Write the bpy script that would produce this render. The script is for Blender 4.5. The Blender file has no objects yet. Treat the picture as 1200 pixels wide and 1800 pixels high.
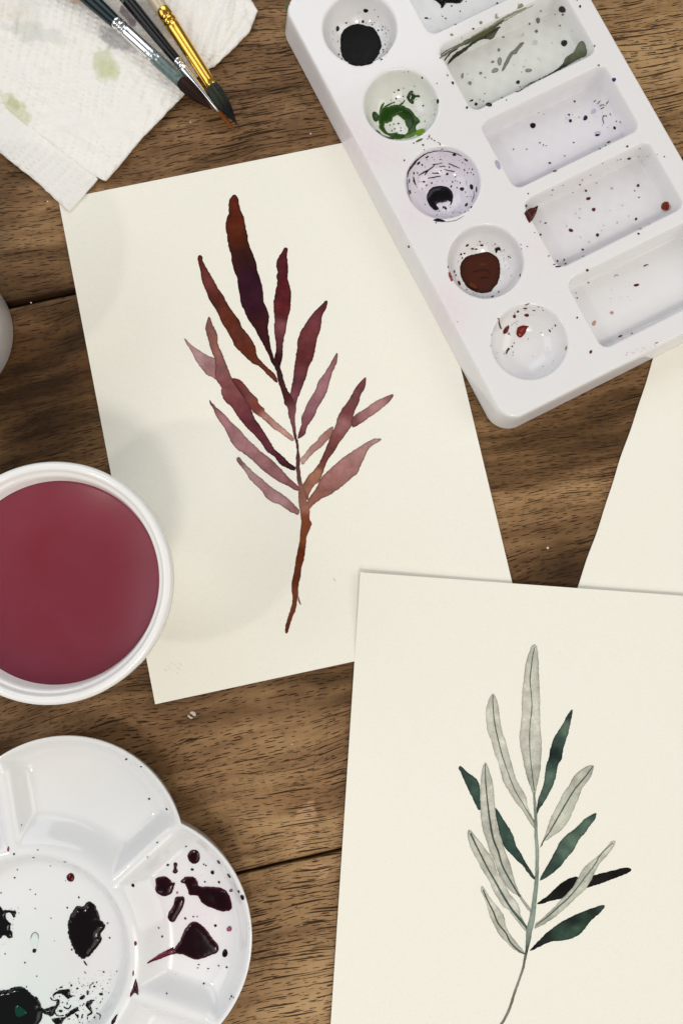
import bpy, bmesh, math, random
import numpy as np
from mathutils import Vector, Matrix, noise as mnoise
from mathutils.geometry import delaunay_2d_cdt

random.seed(7); rng = np.random.default_rng(7)
scene = bpy.context.scene
col = scene.collection
R = math.radians

# ------------------------------------------------------------------ camera
F, TX, D = 1350.0, R(5.0), 0.31          # focal length in photo pixels, tilt, distance to table
CAM = np.array([0.0, -D*math.sin(TX), D*math.cos(TX)])
cam = bpy.data.cameras.new('camera'); cam.sensor_fit = 'VERTICAL'; cam.sensor_height = 36.0
cam.lens = F/1800*36; cam.clip_start = 0.01; cam.clip_end = 50
co = bpy.data.objects.new('camera', cam); co.location = CAM; co.rotation_euler = (TX, 0, 0); col.objects.link(co)
scene.camera = co

# ------------------------------------------------------------------ light
scene.view_settings.view_transform = 'Standard'; scene.view_settings.look = 'None'
scene.view_settings.exposure = 0.0; scene.view_settings.gamma = 1.0
scene.cycles.use_denoising = True
scene.cycles.max_bounces = 8; scene.cycles.diffuse_bounces = 4; scene.cycles.volume_bounces = 6
w = bpy.data.worlds.new('World'); scene.world = w; w.use_nodes = True
bg = w.node_tree.nodes['Background']; bg.inputs[0].default_value = (1.0, 0.985, 0.96, 1); bg.inputs[1].default_value = 0.17

def area(name, loc, target, size, power, color, size_y=None):
    l = bpy.data.lights.new(name, 'AREA'); l.energy = power; l.color = color
    l.shape = 'RECTANGLE' if size_y else 'DISK'; l.size = size
    if size_y: l.size_y = size_y
    o = bpy.data.objects.new(name, l); col.objects.link(o); o.location = loc
    d = Vector(target) - Vector(loc); o.rotation_euler = d.to_track_quat('-Z', 'Y').to_euler()
    return o
area('window_light', (-0.5, 1.6, 1.35), (0, 0, 0), 1.5, 12.5, (0.90, 0.95, 1.0), 1.2)
area('ceiling_light', (0.35, -1.25, 1.7), (0, 0, 0), 1.2, 12.5, (1.0, 0.945, 0.86), 1.2)
area('pendant_lamp', (0.25, -0.95, 1.75), (0, 0, 0), 0.26, 7.2, (1.0, 0.94, 0.85))
area('left_fill_light', (-1.6, 0.1, 1.2), (0, 0, 0), 1.3, 9.0, (0.95, 0.97, 1.0), 1.2)  # added fill light from the left, not an actual window
area('right_fill_light', (1.55, 0.1, 1.25), (0, 0, 0), 1.2, 10.5, (1.0, 0.95, 0.87), 1.1)  # unseen fill added on the right to brighten that side
area('desk_lamp', (-0.36, -0.19, 0.50), (0, 0, 0), 0.034, 0.38, (1.0, 0.93, 0.82))

# ------------------------------------------------------------------ helpers
def rays(P):
    P = np.asarray(P, float)
    a = (P[:, 0]-600)/F; b = -(P[:, 1]-900)/F; c = -np.ones(len(P))
    return np.stack([a, b*math.cos(TX)-c*math.sin(TX), b*math.sin(TX)+c*math.cos(TX)], 1)
def at(P, z):
    """points of the picture -> world points at height z (z scalar or array)"""
    P = np.atleast_2d(np.asarray(P, float)); d = rays(P)
    t = (z-CAM[2])/d[:, 2]
    return CAM+d*t[:, None]
def at1(x, y, z): return Vector(at([(x, y)], z)[0])

def Z(ox, oy, s): return lambda pts: [(ox+p[0]/s, oy+p[1]/s) for p in pts]

def link(name, me, mat, parent=None, smooth=True):
    o = bpy.data.objects.new(name, me); col.objects.link(o)
    if mat: me.materials.append(mat)
    if parent: o.parent = parent
    if smooth: me.polygons.foreach_set('use_smooth', np.ones(len(me.polygons), bool))
    return o
def mesh(name, V, Fc, cols=None):
    me = bpy.data.meshes.new(name); me.from_pydata([tuple(v) for v in V], [], [tuple(f) for f in Fc]); me.update()
    if cols is not None: setcol(me, cols)
    return me
def setcol(me, cols, name='col'):
    a = me.attributes.new(name, 'FLOAT_COLOR', 'POINT'); c = np.ones((len(me.vertices), 4), np.float32); c[:, :3] = cols
    a.data.foreach_set('color', c.ravel())
def empty(name, loc, rz, label, cat, group=None):
    o = bpy.data.objects.new(name, None); col.objects.link(o); o.location = loc; o.rotation_euler = (0, 0, rz)
    o['label'] = label; o['category'] = cat; o.empty_display_size = 0.01
    if group: o['group'] = group
    bpy.context.view_layer.update()
    return o
def to_local(W, loc, rz):
    W = np.asarray(W)-np.asarray(loc); c, s = math.cos(-rz), math.sin(-rz)
    return np.stack([W[:, 0]*c-W[:, 1]*s, W[:, 0]*s+W[:, 1]*c, W[:, 2]], 1)

def smooth_loop(pts, step=1.5, closed=True, rough=0.0, seed=0):
    P = np.array(pts, float); n = len(P); out = []
    for i in range(n if closed else n-1):
        p0, p1, p2, p3 = (P[(i-1) % n], P[i], P[(i+1) % n], P[(i+2) % n]) if closed else (P[max(i-1, 0)], P[i], P[i+1], P[min(i+2, n-1)])
        k = max(1, int(np.linalg.norm(p2-p1)/step))
        for j in range(k):
            t = j/k
            out.append(0.5*((2*p1)+(-p0+p2)*t+(2*p0-5*p1+4*p2-p3)*t*t+(-p0+3*p1-3*p2+p3)*t**3))
    if not closed: out.append(P[-1])
    out = np.array(out)
    if rough:
        for i, q in enumerate(out):
            v = Vector((q[0]*0.22, q[1]*0.22, seed*3.7))
            out[i] = q+rough*np.array([mnoise.noise(v), mnoise.noise(v+Vector((31, 7, 5)))])
    return out
def stroke(pts, ws, step=1.5):
    """outline of a brush mark from its centre line and widths"""
    P = smooth_loop(pts, step, closed=False); s = np.linspace(0, 1, len(P))
    ws = np.interp(s, np.linspace(0, 1, len(ws)) if np.ndim(ws) else [0, 1], ws if np.ndim(ws) else [ws, ws])
    T = np.gradient(P, axis=0); T /= np.maximum(np.linalg.norm(T, axis=1), 1e-6)[:, None]; N = np.stack([-T[:, 1], T[:, 0]], 1)
    a = P+N*ws[:, None]/2; b = (P-N*ws[:, None]/2)[::-1]
    return np.concatenate([a, b])
def ell(x, y, rx, ry=None, rot=0, n=12, irr=0.10):
    ry = rx if ry is None else ry; out = []
    ph = random.random()*6
    for i in range(n):
        a = 2*math.pi*i/n; k = 1+irr*math.sin(2*a+ph)+irr*0.7*math.sin(3*a+ph*2)
        px, py = rx*k*math.cos(a), ry*k*math.sin(a); c, s = math.cos(R(rot)), math.sin(R(rot))
        out.append((x+px*c-py*s, y+px*s+py*c))
    return out
def inside(loops, Q):
    r = np.zeros(len(Q), bool)
    for L in loops:
        x, y = Q[:, 0], Q[:, 1]; A = L; B = np.roll(L, -1, 0)
        for (x1, y1), (x2, y2) in zip(A, B):
            if y1 == y2: continue
            m = ((y1 > y) != (y2 > y)) & (x < (x2-x1)*(y-y1)/(y2-y1)+x1)
            r ^= m
    return r
def fill(loops, step):
    """triangulated area of the loops (even-odd): points, triangles, distance to the outline"""
    loops = [np.array(L, float) for L in loops]
    B = np.concatenate(loops); E = []; k = 0
    for L in loops:
        n = len(L); E += [(k+i, k+(i+1) % n) for i in range(n)]; k += n
    lo, hi = B.min(0), B.max(0)
    xs = np.arange(lo[0]+step/2, hi[0], step); ys = np.arange(lo[1]+step/2, hi[1], step*0.87)
    G = []
    if len(xs) and len(ys):
        X, Y = np.meshgrid(xs, ys); X = X+((np.arange(len(ys)) % 2)*step*0.5)[:, None]
        G = np.stack([X.ravel(), Y.ravel()], 1); G = G[inside(loops, G)]
    def dist(Q):
        out = np.empty(len(Q))
        for i in range(0, len(Q), 4000):
            q = Q[i:i+4000]; out[i:i+4000] = np.sqrt(((q[:, None]-B[None])**2).sum(2).min(1))
        return out
    if len(G):
        d = dist(G); G = G[d > step*0.45]
    P = np.concatenate([B, G]) if len(G) else B
    r = delaunay_2d_cdt([Vector(p) for p in P], E, [], 0, 1e-5)
    V = np.array([tuple(v) for v in r[0]]); T = np.array([f for f in r[2] if len(f) == 3])
    cen = V[T].mean(1); T = T[inside(loops, cen)]
    # keep the triangles wound upward in the world (picture y points down)
    a = V[T[:, 1]]-V[T[:, 0]]; b = V[T[:, 2]]-V[T[:, 0]]
    fl = (a[:, 0]*b[:, 1]-a[:, 1]*b[:, 0]) > 0
    T[fl] = T[fl][:, ::-1]
    return V, T, dist(V)

# ------------------------------------------------------------------ node helpers
class NT:
    def __init__(s, name):
        s.m = bpy.data.materials.new(name); s.m.use_nodes = True; s.t = s.m.node_tree
        s.b = s.t.nodes['Principled BSDF']
    def n(s, typ, ins=None, **props):
        nd = s.t.nodes.new(typ)
        for k, v in props.items(): setattr(nd, k, v)
        for k, v in (ins or {}).items(): s.put(nd.inputs[k], v)
        return nd
    def put(s, sock, v):
        if isinstance(v, bpy.types.NodeSocket): s.t.links.new(v, sock)
        elif isinstance(v, bpy.types.Node): s.t.links.new(v.outputs[0], sock)
        else:
            if isinstance(v, (tuple, list)) and len(v) == 3 and sock.type == 'RGBA': v = (*v, 1)
            sock.default_value = v
    def math(s, op, a, b=None, c=None, clamp=False):
        nd = s.t.nodes.new('ShaderNodeMath'); nd.operation = op; nd.use_clamp = clamp
        for i, v in enumerate((a, b, c)):
            if v is not None: s.put(nd.inputs[i], v)
        return nd.outputs[0]
    def noise(s, vec, scale, detail=3, rough=0.55, dim='3D'):
        return s.n('ShaderNodeTexNoise', {'Vector': vec, 'Scale': scale, 'Detail': detail, 'Roughness': rough}, noise_dimensions=dim).outputs[0]
    def ramp(s, fac, stops, interp='LINEAR'):
        nd = s.n('ShaderNodeValToRGB', {'Fac': fac}); e = nd.color_ramp.elements; nd.color_ramp.interpolation = interp
        while len(e) < len(stops): e.new(0.5)
        for x, (p, c) in zip(e, stops):
            x.position = p; x.color = (*c, 1) if len(c) == 3 else c
        return nd.outputs[0]
    def mix(s, fac, a, b, mode='MIX'):
        nd = s.t.nodes.new('ShaderNodeMix'); nd.data_type = 'RGBA'; nd.blend_type = mode
        s.put(nd.inputs[0], fac); s.put(nd.inputs[6], a); s.put(nd.inputs[7], b); return nd.outputs[2]
    def attr(s, name): return s.n('ShaderNodeAttribute', attribute_name=name)
    def obj(s): return s.n('ShaderNodeTexCoord').outputs['Object']
    def comb(s, x, y, z=0.0): return s.n('ShaderNodeCombineXYZ', {'X': x, 'Y': y, 'Z': z}).outputs[0]
    def bump(s, h, strength, dist):
        nd = s.n('ShaderNodeBump', {'Height': h, 'Strength': strength, 'Distance': dist}); s.put(s.b.inputs['Normal'], nd.outputs[0])
    def set(s, **k):
        names = dict(color='Base Color', rough='Roughness', metal='Metallic', spec='Specular IOR Level', coat='Coat Weight', coat_rough='Coat Roughness',
                     trans='Transmission Weight', ior='IOR', sss='Subsurface Weight', sss_scale='Subsurface Scale', sss_r='Subsurface Radius', sheen='Sheen Weight', aniso='Anisotropic')
        for a, v in k.items(): s.put(s.b.inputs[names[a]], v)
        return s

# ------------------------------------------------------------------ materials
def mat_wood():
    N = NT('acacia_wood'); sep = N.n('ShaderNodeSeparateXYZ', {'Vector': N.obj()})
    x0, y0 = sep.outputs[0], sep.outputs[1]
    sh = N.attr('shift').outputs['Fac']; tone = N.attr('tone').outputs['Fac']; lon = N.attr('longpores').outputs['Fac']
    x = N.math('ADD', x0, N.math('MULTIPLY', sh, 1.37)); y = N.math('ADD', y0, N.math('MULTIPLY', sh, 0.211))
    wv = N.noise(N.comb(N.math('MULTIPLY', x, 7.0), N.math('MULTIPLY', y, 13.0)), 1.0, 2.0, 0.45)
    wv2 = N.noise(N.comb(N.math('MULTIPLY', x, 30.0), N.math('MULTIPLY', y, 55.0), 4.0), 1.0, 1.0, 0.4)
    yw = N.math('ADD', y, N.math('ADD', N.math('MULTIPLY', N.math('SUBTRACT', wv, 0.5), 0.030), N.math('MULTIPLY', N.math('SUBTRACT', wv2, 0.5), 0.004)))
    big = N.noise(N.comb(N.math('MULTIPLY', x, 9.0), N.math('MULTIPLY', yw, 34.0), 2.0), 1.0, 4.0, 0.55)
    mid = N.noise(N.comb(N.math('MULTIPLY', x, 26.0), N.math('MULTIPLY', yw, 190.0), 7.0), 1.0, 4.0, 0.6)
    fib = N.noise(N.comb(N.math('MULTIPLY', x, 160.0), N.math('MULTIPLY', yw, 2400.0), 9.0), 1.0, 2.0, 0.6)
    t = N.math('ADD', N.math('MULTIPLY', big, 1.0), N.math('MULTIPLY', mid, 0.62))
    t = N.math('SUBTRACT', N.math('ADD', t, N.math('MULTIPLY', fib, 0.18)), 0.40)
    t = N.math('ADD', t, N.math('SUBTRACT', tone, 0.5))
    c = N.ramp(t, [(0.18, (0.034, 0.016, 0.006)), (0.38, (0.100, 0.052, 0.020)), (0.52, (0.190, 0.103, 0.046)), (0.68, (0.31, 0.182, 0.083)), (0.92, (0.45, 0.288, 0.142))])
    # warm blush here and there
    bl = N.noise(N.comb(N.math('MULTIPLY', x, 16.0), N.math('MULTIPLY', yw, 40.0), 21.0), 1.0, 2.0, 0.5)
    c = N.mix(N.math('MULTIPLY', N.ramp(bl, [(0.58, (0, 0, 0)), (0.75, (1, 1, 1))]), 0.35), c, (0.20, 0.085, 0.030))
    def pores(X, Y, hl, hw, z, keep):
        p = N.comb(N.math('DIVIDE', x, X), N.math('DIVIDE', yw, Y))
        vo = N.n('ShaderNodeTexVoronoi', {'Vector': p, 'Scale': 1.0, 'Randomness': 0.95}, voronoi_dimensions='2D', feature='F1')
        d = N.n('ShaderNodeVectorMath', {0: p, 1: vo.outputs['Position']}, operation='SUBTRACT').outputs[0]
        s3 = N.n('ShaderNodeSeparateXYZ', {'Vector': d}); r3 = N.n('ShaderNodeSeparateColor', {'Color': vo.outputs['Color']})
        L = N.math('MULTIPLY', N.math('ADD', N.math('MULTIPLY', r3.outputs[1], 0.9), 0.35), hl)
        Wd = N.math('MULTIPLY', N.math('ADD', N.math('MULTIPLY', r3.outputs[2], 0.8), 0.5), hw)
        dx = N.math('DIVIDE', s3.outputs[0], L); dy = N.math('DIVIDE', s3.outputs[1], Wd)
        q = N.math('ADD', N.math('MULTIPLY', dx, dx), N.math('MULTIPLY', dy, dy))
        m = N.ramp(q, [(0.45, (1, 1, 1)), (1.0, (0, 0, 0))])
        return N.math('MULTIPLY', m, N.math('LESS_THAN', r3.outputs[0], keep))
    den = N.noise(N.comb(N.math('MULTIPLY', x, 22.0), N.math('MULTIPLY', yw, 60.0), 14.0), 1.0, 2.0, 0.5)
    p1 = pores(0.0050, 0.00140, 0.46, 0.118, 0, N.math('SUBTRACT', N.math('MULTIPLY', den, 2.6), 0.45))
    p2 = pores(0.0040, 0.0014, 0.42, 0.12, 3, N.math('MULTIPLY', den, 0.9))
    p3 = pores(0.0170, 0.0019, 0.50, 0.13, 5, N.math('ADD', N.math('MULTIPLY', den, 0.4), N.math('MULTIPLY', lon, 0.75)))
    p4 = pores(0.0250, 0.0030, 0.48, 0.12, 8, N.math('MULTIPLY', lon, 0.8))
    p = N.math('MAXIMUM', N.math('MAXIMUM', p1, N.math('MULTIPLY', p2, 0.75)), N.math('MAXIMUM', p3, p4))
    # hairline scratches across the grain
    sc = N.n('ShaderNodeTexVoronoi', {'Vector': N.comb(N.math('DIVIDE', x, 0.004), N.math('DIVIDE', y, 0.04)), 'Scale': 1.0}, voronoi_dimensions='2D', feature='DISTANCE_TO_EDGE').outputs['Distance']
    scm = N.math('MULTIPLY', N.ramp(sc, [(0.0, (1, 1, 1)), (0.035, (0, 0, 0))]), 0.22)
    c = N.mix(scm, c, (0.045, 0.024, 0.012))
    # pale flesh-coloured smears of dried paint
    pos = N.obj(); g = N.attr('smear').outputs['Fac']
    sm = N.math('MULTIPLY', N.ramp(N.math('ADD', g, N.math('MULTIPLY', N.math('SUBTRACT', N.noise(pos, 260.0, 3.0), 0.5), 0.9)), [(0.44, (0, 0, 0)), (0.62, (1, 1, 1))]), 0.85)
    c = N.mix(sm, c, (0.43, 0.26, 0.135))
    c = N.mix(N.math('MULTIPLY', p, 0.92), c, (0.022, 0.0105, 0.005))
    N.set(color=c, rough=N.math('ADD', 0.50, N.math('MULTIPLY', p, 0.3)), spec=0.15)
    N.bump(N.math('SUBTRACT', N.math('MULTIPLY', fib, 0.2), p), 0.55, 0.00035)
    return N.m
def mat_paper():
    N = NT('watercolour_paper'); o = N.obj()
    a = N.noise(o, 1500.0, 3.0, 0.6); b = N.noise(o, 18.0, 2.0, 0.5)
    c = N.mix(b, (0.885, 0.860, 0.770), (0.890, 0.878, 0.800))
    c = N.mix(N.math('MULTIPLY', N.ramp(N.noise(o, 70.0, 4.0, 0.6), [(0.45, (0, 0, 0)), (0.7, (1, 1, 1))]), 0.30), c, (0.865, 0.865, 0.775))
    c = N.mix(N.math('MULTIPLY', N.ramp(a, [(0.3, (1, 1, 1)), (0.55, (0, 0, 0))]), 0.16), c, (0.70, 0.66, 0.54))
    N.set(color=c, rough=0.93, spec=0.15); N.bump(N.noise(o, 1100.0, 4.0, 0.65), 0.8, 0.00016)
    return N.m
def mat_wash():
    N = NT('watercolour_wash'); o = N.obj(); c = N.attr('col').outputs['Color']
    g = N.noise(o, 1900.0, 4.0, 0.7); g2 = N.noise(o, 420.0, 3.0, 0.55)
    k = N.math('ADD', N.math('ADD', 0.30, N.math('MULTIPLY', g, 0.75)), N.math('MULTIPLY', g2, 0.65))
    c2 = N.mix(1.0, c, N.n('ShaderNodeCombineColor', {0: k, 1: k, 2: k}).outputs[0], 'MULTIPLY')
    N.set(color=c2, rough=0.85, spec=0.07); N.bump(N.noise(o, 1100.0, 4.0, 0.65), 0.35, 0.00010)
    return N.m
def mat_plastic(name, rough=0.06):
    N = NT(name); o = N.obj(); c = N.attr('col').outputs['Color']
    s = N.noise(o, 55.0, 3.0, 0.6)
    sm = N.math('MULTIPLY', N.ramp(N.noise(o, 900.0, 4.0, 0.7), [(0.60, (0, 0, 0)), (0.72, (1, 1, 1))]), 0.10)
    c = N.mix(sm, c, (0.45, 0.42, 0.45))
    N.set(color=c, rough=N.math('ADD', rough, N.math('MULTIPLY', s, 0.09)), spec=0.5, sss=0.25, sss_scale=0.002, sss_r=(1.0, 0.9, 0.8))
    N.bump(N.noise(o, 220.0, 3.0, 0.5), 0.06, 0.0006)
    return N.m
def mat_paint():
    N = NT('thick_paint'); o = N.obj()
    N.set(color=N.attr('col').outputs['Color'], rough=N.math('ADD', 0.05, N.math('MULTIPLY', N.noise(o, 300.0, 3.0), 0.10)), spec=0.20)
    N.bump(N.noise(o, 260.0, 2.0, 0.4), 0.08, 0.0004)
    return N.m
def mat_dry():
    N = NT('dried_paint'); o = N.obj()
    N.set(color=N.attr('col').outputs['Color'], rough=N.math('ADD', 0.35, N.math('MULTIPLY', N.noise(o, 700.0, 3.0), 0.4)), spec=0.10)
    N.bump(N.noise(o, 420.0, 4.0, 0.6), 0.35, 0.0005)
    return N.m
def mat_towel():
    N = NT('paper_towel'); o = N.obj(); c = N.attr('col').outputs['Color']
    N.set(color=c, rough=0.95, spec=0.1, sheen=0.15, sss=0.15, sss_scale=0.001, sss_r=(1, 1, 1)); N.bump(N.noise(o, 900.0, 5.0, 0.7), 0.6, 0.0003)
    return N.m
def mat_simple(name, c, rough, metal=0, spec=0.5, coat=0, bumpn=None, mottling=0.12):
    N = NT(name); o = N.obj(); n = N.noise(o, 350.0, 4.0, 0.6)
    cc = N.mix(N.math('MULTIPLY', n, mottling*2), c, tuple(v*0.55 for v in c))
    N.set(color=cc, rough=N.math('ADD', rough, N.math('MULTIPLY', n, 0.10 if not metal else 0.0)), metal=metal, spec=spec, coat=coat, coat_rough=0.05)
    if bumpn: N.bump(N.noise(o, bumpn[0], 3.0), bumpn[1], bumpn[2])
    return N.m
def mat_ferrule_stained():
    N = NT('stained_ferrule'); sep = N.n('ShaderNodeSeparateXYZ', {'Vector': N.obj()})
    g = N.math('ADD', N.math('MULTIPLY', N.math('SUBTRACT', sep.outputs[0], 0.0195), 95.0), N.math('MULTIPLY', N.math('SUBTRACT', N.noise(N.obj(), 520.0, 4.0, 0.75), 0.5), 3.2))
    f = N.ramp(g, [(0.0, (0, 0, 0)), (0.35, (1, 1, 1))])
    st = N.mix(N.noise(N.obj(), 700.0, 3.0), (0.055, 0.10, 0.095), (0.22, 0.28, 0.27))
    N.set(color=N.mix(f, (0.86, 0.87, 0.88), st), metal=N.math('SUBTRACT', 1.0, N.math('MULTIPLY', f, 0.65)), rough=N.math('ADD', 0.14, N.math('MULTIPLY', f, 0.3)))
    return N.m
def mat_hair():
    N = NT('bristle_hair'); N.set(color=N.attr('col').outputs['Color'], rough=0.45, spec=0.15); return N.m
def mat_water():
    m = bpy.data.materials.new('paint_water'); m.use_nodes = True; t = m.node_tree; t.nodes.clear()
    out = t.nodes.new('ShaderNodeOutputMaterial'); tr = t.nodes.new('ShaderNodeBsdfTransparent'); gl = t.nodes.new('ShaderNodeBsdfGlossy')
    gl.inputs['Roughness'].default_value = 0.16; fr = t.nodes.new('ShaderNodeFresnel'); fr.inputs[0].default_value = 1.33
    mx = t.nodes.new('ShaderNodeMixShader'); t.links.new(fr.outputs[0], mx.inputs[0]); t.links.new(tr.outputs[0], mx.inputs[1]); t.links.new(gl.outputs[0], mx.inputs[2])
    t.links.new(mx.outputs[0], out.inputs[0])
    pv = t.nodes.new('ShaderNodeVolumePrincipled'); pv.inputs['Color'].default_value = (0.64, 0.22, 0.295, 1); pv.inputs['Density'].default_value = 115.0
    pv.inputs['Absorption Color'].default_value = (0.60, 0.16, 0.21, 1); pv.inputs['Anisotropy'].default_value = 0.0
    tc = t.nodes.new('ShaderNodeTexCoord'); nz = t.nodes.new('ShaderNodeTexNoise'); nz.inputs['Scale'].default_value = 42.0; nz.inputs['Detail'].default_value = 2.0; nz.inputs['Distortion'].default_value = 1.2
    t.links.new(tc.outputs['Object'], nz.inputs['Vector']); rp = t.nodes.new('ShaderNodeValToRGB'); e = rp.color_ramp.elements
    e[0].position = 0.35; e[0].color = (0.51, 0.170, 0.215, 1); e[1].position = 0.68; e[1].color = (0.57, 0.215, 0.315, 1)
    t.links.new(nz.outputs[0], rp.inputs[0]); t.links.new(rp.outputs[0], pv.inputs['Color'])
    t.links.new(pv.outputs[0], out.inputs['Volume'])
    return m
M = dict(wood=mat_wood(), paper=mat_paper(), wash=mat_wash(), plastic=mat_plastic('white_plastic'), paint=mat_paint(), dry=mat_dry(), towel=mat_towel(),
         black=mat_simple('black_lacquer', (0.004, 0.0045, 0.005), 0.14, spec=0.25, coat=0.12), teal=mat_simple('dark_teal_lacquer', (0.003, 0.014, 0.018), 0.13, spec=0.25, coat=0.12),
         cream=mat_simple('clear_varnished_handle', (0.62, 0.52, 0.36), 0.12, coat=0.8), silver=mat_simple('silver_ferrule', (0.86, 0.86, 0.87), 0.20, metal=1, mottling=0.0),
         gold=mat_simple('gold_ferrule', (0.90, 0.54, 0.10), 0.20, metal=1, mottling=0.0), stained=mat_ferrule_stained(), hair=mat_hair(), water=mat_water(),
         base=mat_simple('dark_seam_block', (0.02, 0.012, 0.008), 0.8), silverprint=mat_simple('silver_print', (0.5, 0.5, 0.5), 0.4))

# ------------------------------------------------------------------ the table: planks butted edge to edge
s1a, s1b, s2a, s2b = at1(20, 536, 0), at1(130, 511, 0), at1(418, 1535, 0), at1(600, 1494, 0)
TA = math.atan2(s2b.y-s2a.y, s2b.x-s2a.x)*0.7+math.atan2(s1b.y-s1a.y, s1b.x-s1a.x)*0.3
table = empty('wooden_table', (0, 0, 0), TA, 'dark brown wooden tabletop of wide grained planks under all the painting things', 'table')
sy1 = to_local([tuple((s1a+s1b)/2)], (0, 0, 0), TA)[0][1]; sy2 = to_local([tuple((s2a+s2b)/2)], (0, 0, 0), TA)[0][1]
edges = [sy2-0.24, sy2, sy1, sy1+0.25]
gaps = [0.0006, 0.00034, 0.0011, 0.0006]
tone_spots = [(60, 640, 130, -0.13), (60, 760, 120, -0.10), (110, 1250, 130, -0.09), (60, 300, 120, -0.04), (60, 440, 60, 0.03), (1130, 120, 210, 0.28), (560, 1670, 210, 0.32), (470, 1440, 110, 0.10), (480, 1420, 80, 0.07),
              (330, 1330, 130, -0.03), (960, 800, 170, 0.01), (990, 1010, 50, -0.12), (470, 1500, 36, -0.12), (110, 555, 60, -0.05), (640, 1240, 110, -0.04), (500, 150, 140, 0.02), (40, 460, 50, -0.03), (600,1420,50,.06)]
long_spots = [(1130, 120, 170, 1.0), (530, 160, 150, 0.75), (560, 1680, 170, 1.0), (420, 230, 110, 0.6), (520, 1360, 90, .35)]
smear_spots = [(535, 1445, 17, 26, 0.95), (533, 1470, 15, 16, 0.9), (562, 1535, 15, 16, 0.9), (548, 1518, 10, 12, 0.8), (545, 1420, 12, 10, .8), (897, 928, 14, 10, 0.62), (905, 920, 10, 8, .6)]
def spots(W, S):
    out = np.zeros(len(W))
    for (px, py, r, a) in S:
        c = at([(px, py)], 0)[0]; q = ((W[:, :2]-c[:2])**2).sum(1)/((r*0.00023)**2); out += a*np.exp(-q)
    return out
for k in range(3):
    y0, y1 = edges[k]+gaps[k], edges[k+1]-gaps[k+1]
    nx, ny = 170, 60; X = np.linspace(-0.42, 0.42, nx); ch = 0.0007
    Y = np.concatenate([[y0, y0, y0+ch], np.linspace(y0+0.003, y1-0.003, ny), [y1-ch, y1, y1]])
    Zs = np.concatenate([[-0.024, -ch, 0], np.zeros(ny), [0, -ch, -0.024]])
    XX, YY = np.meshgrid(X, Y); ZZ = np.repeat(Zs[:, None], nx, 1)
    wob = np.array([mnoise.noise(Vector((x*40, k*9.1, 0))) for x in X])*0.0004
    YY[:3] += wob; YY[-3:] += wob[::-1]
    V = np.stack([XX.ravel(), YY.ravel(), ZZ.ravel()], 1); m_ = len(Y)
    I = np.arange(m_*nx).reshape(m_, nx); Fq = np.stack([I[:-1, :-1], I[:-1, 1:], I[1:, 1:], I[1:, :-1]], -1).reshape(-1, 4)
    me = mesh('plank', V, Fq)
    c, s = math.cos(TA), math.sin(TA); W = np.stack([V[:, 0]*c-V[:, 1]*s, V[:, 0]*s+V[:, 1]*c, V[:, 2]], 1)
    sm = np.zeros(len(W))
    for (px, py, rx, ry, a) in smear_spots:
        cc = at([(px, py)], 0)[0]; sm = np.maximum(sm, a*np.exp(-((W[:, 0]-cc[0])/(rx*0.00023))**2*0.6-((W[:, 1]-cc[1])/(ry*0.00023))**2*0.6))
    for nm, val in (('tone', 0.5+spots(W, tone_spots)+(-0.02, -0.015, 0.02)[k]), ('shift', np.full(len(W), k*1.0)), ('longpores', np.clip(spots(W, long_spots), 0, 1)), ('smear', sm)):
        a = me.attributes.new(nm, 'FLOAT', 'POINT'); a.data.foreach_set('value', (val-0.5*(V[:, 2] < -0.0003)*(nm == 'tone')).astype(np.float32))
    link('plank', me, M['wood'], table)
def box_mesh(name, x0, x1, y0, y1, z0, z1):
    V = [(x, y, z) for z in (z0, z1) for y in (y0, y1) for x in (x0, x1)]
    return mesh(name, V, [(0, 2, 3, 1), (4, 5, 7, 6), (0, 1, 5, 4), (2, 6, 7, 3), (0, 4, 6, 2), (1, 3, 7, 5)])
link('seam_light_block', box_mesh('seam_light_block', -0.42, 0.42, edges[0], edges[3], -0.045, -0.0242), M['base'], table, False)  # added dark board that stops light leaking up through the seams
def table_blot(name, pts, c, th=0.0003):
    V, T, d = fill([smooth_loop(pts, 1.2)], 2.0); W = at(V, 0.0001); W[:, 2] += th*(1-np.exp(-d/1.2))
    me = mesh(name, to_local(W, (0, 0, 0), TA), T, np.tile(c, (len(V), 1))); link(name, me, M['dry'], table)
ZT = Z(180, 1150, 4.2857)
table_blot('paint_fleck', ZT([(660, 440), (680, 430), (700, 440), (705, 462), (690, 465), (672, 452)]), (0.55, 0.50, 0.44))
table_blot('paint_fleck', ZT([(640, 462), (655, 458), (668, 470), (682, 478), (672, 488), (655, 480)]), (0.50, 0.45, 0.40))
for (x, y, r) in ((130, 211, 1.6), (546, 235, 1.6), (84, 354, 1.5), (55, 532, 1.5), (962, 963, 2.2), (513, 1308, 1.2), (335, 215, 1.3), (270, 1180, 1.3)):
    table_blot('lint_speck', ell(x, y, r, r*0.8, 20, 7), (0.75, 0.70, 0.64))

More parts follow.
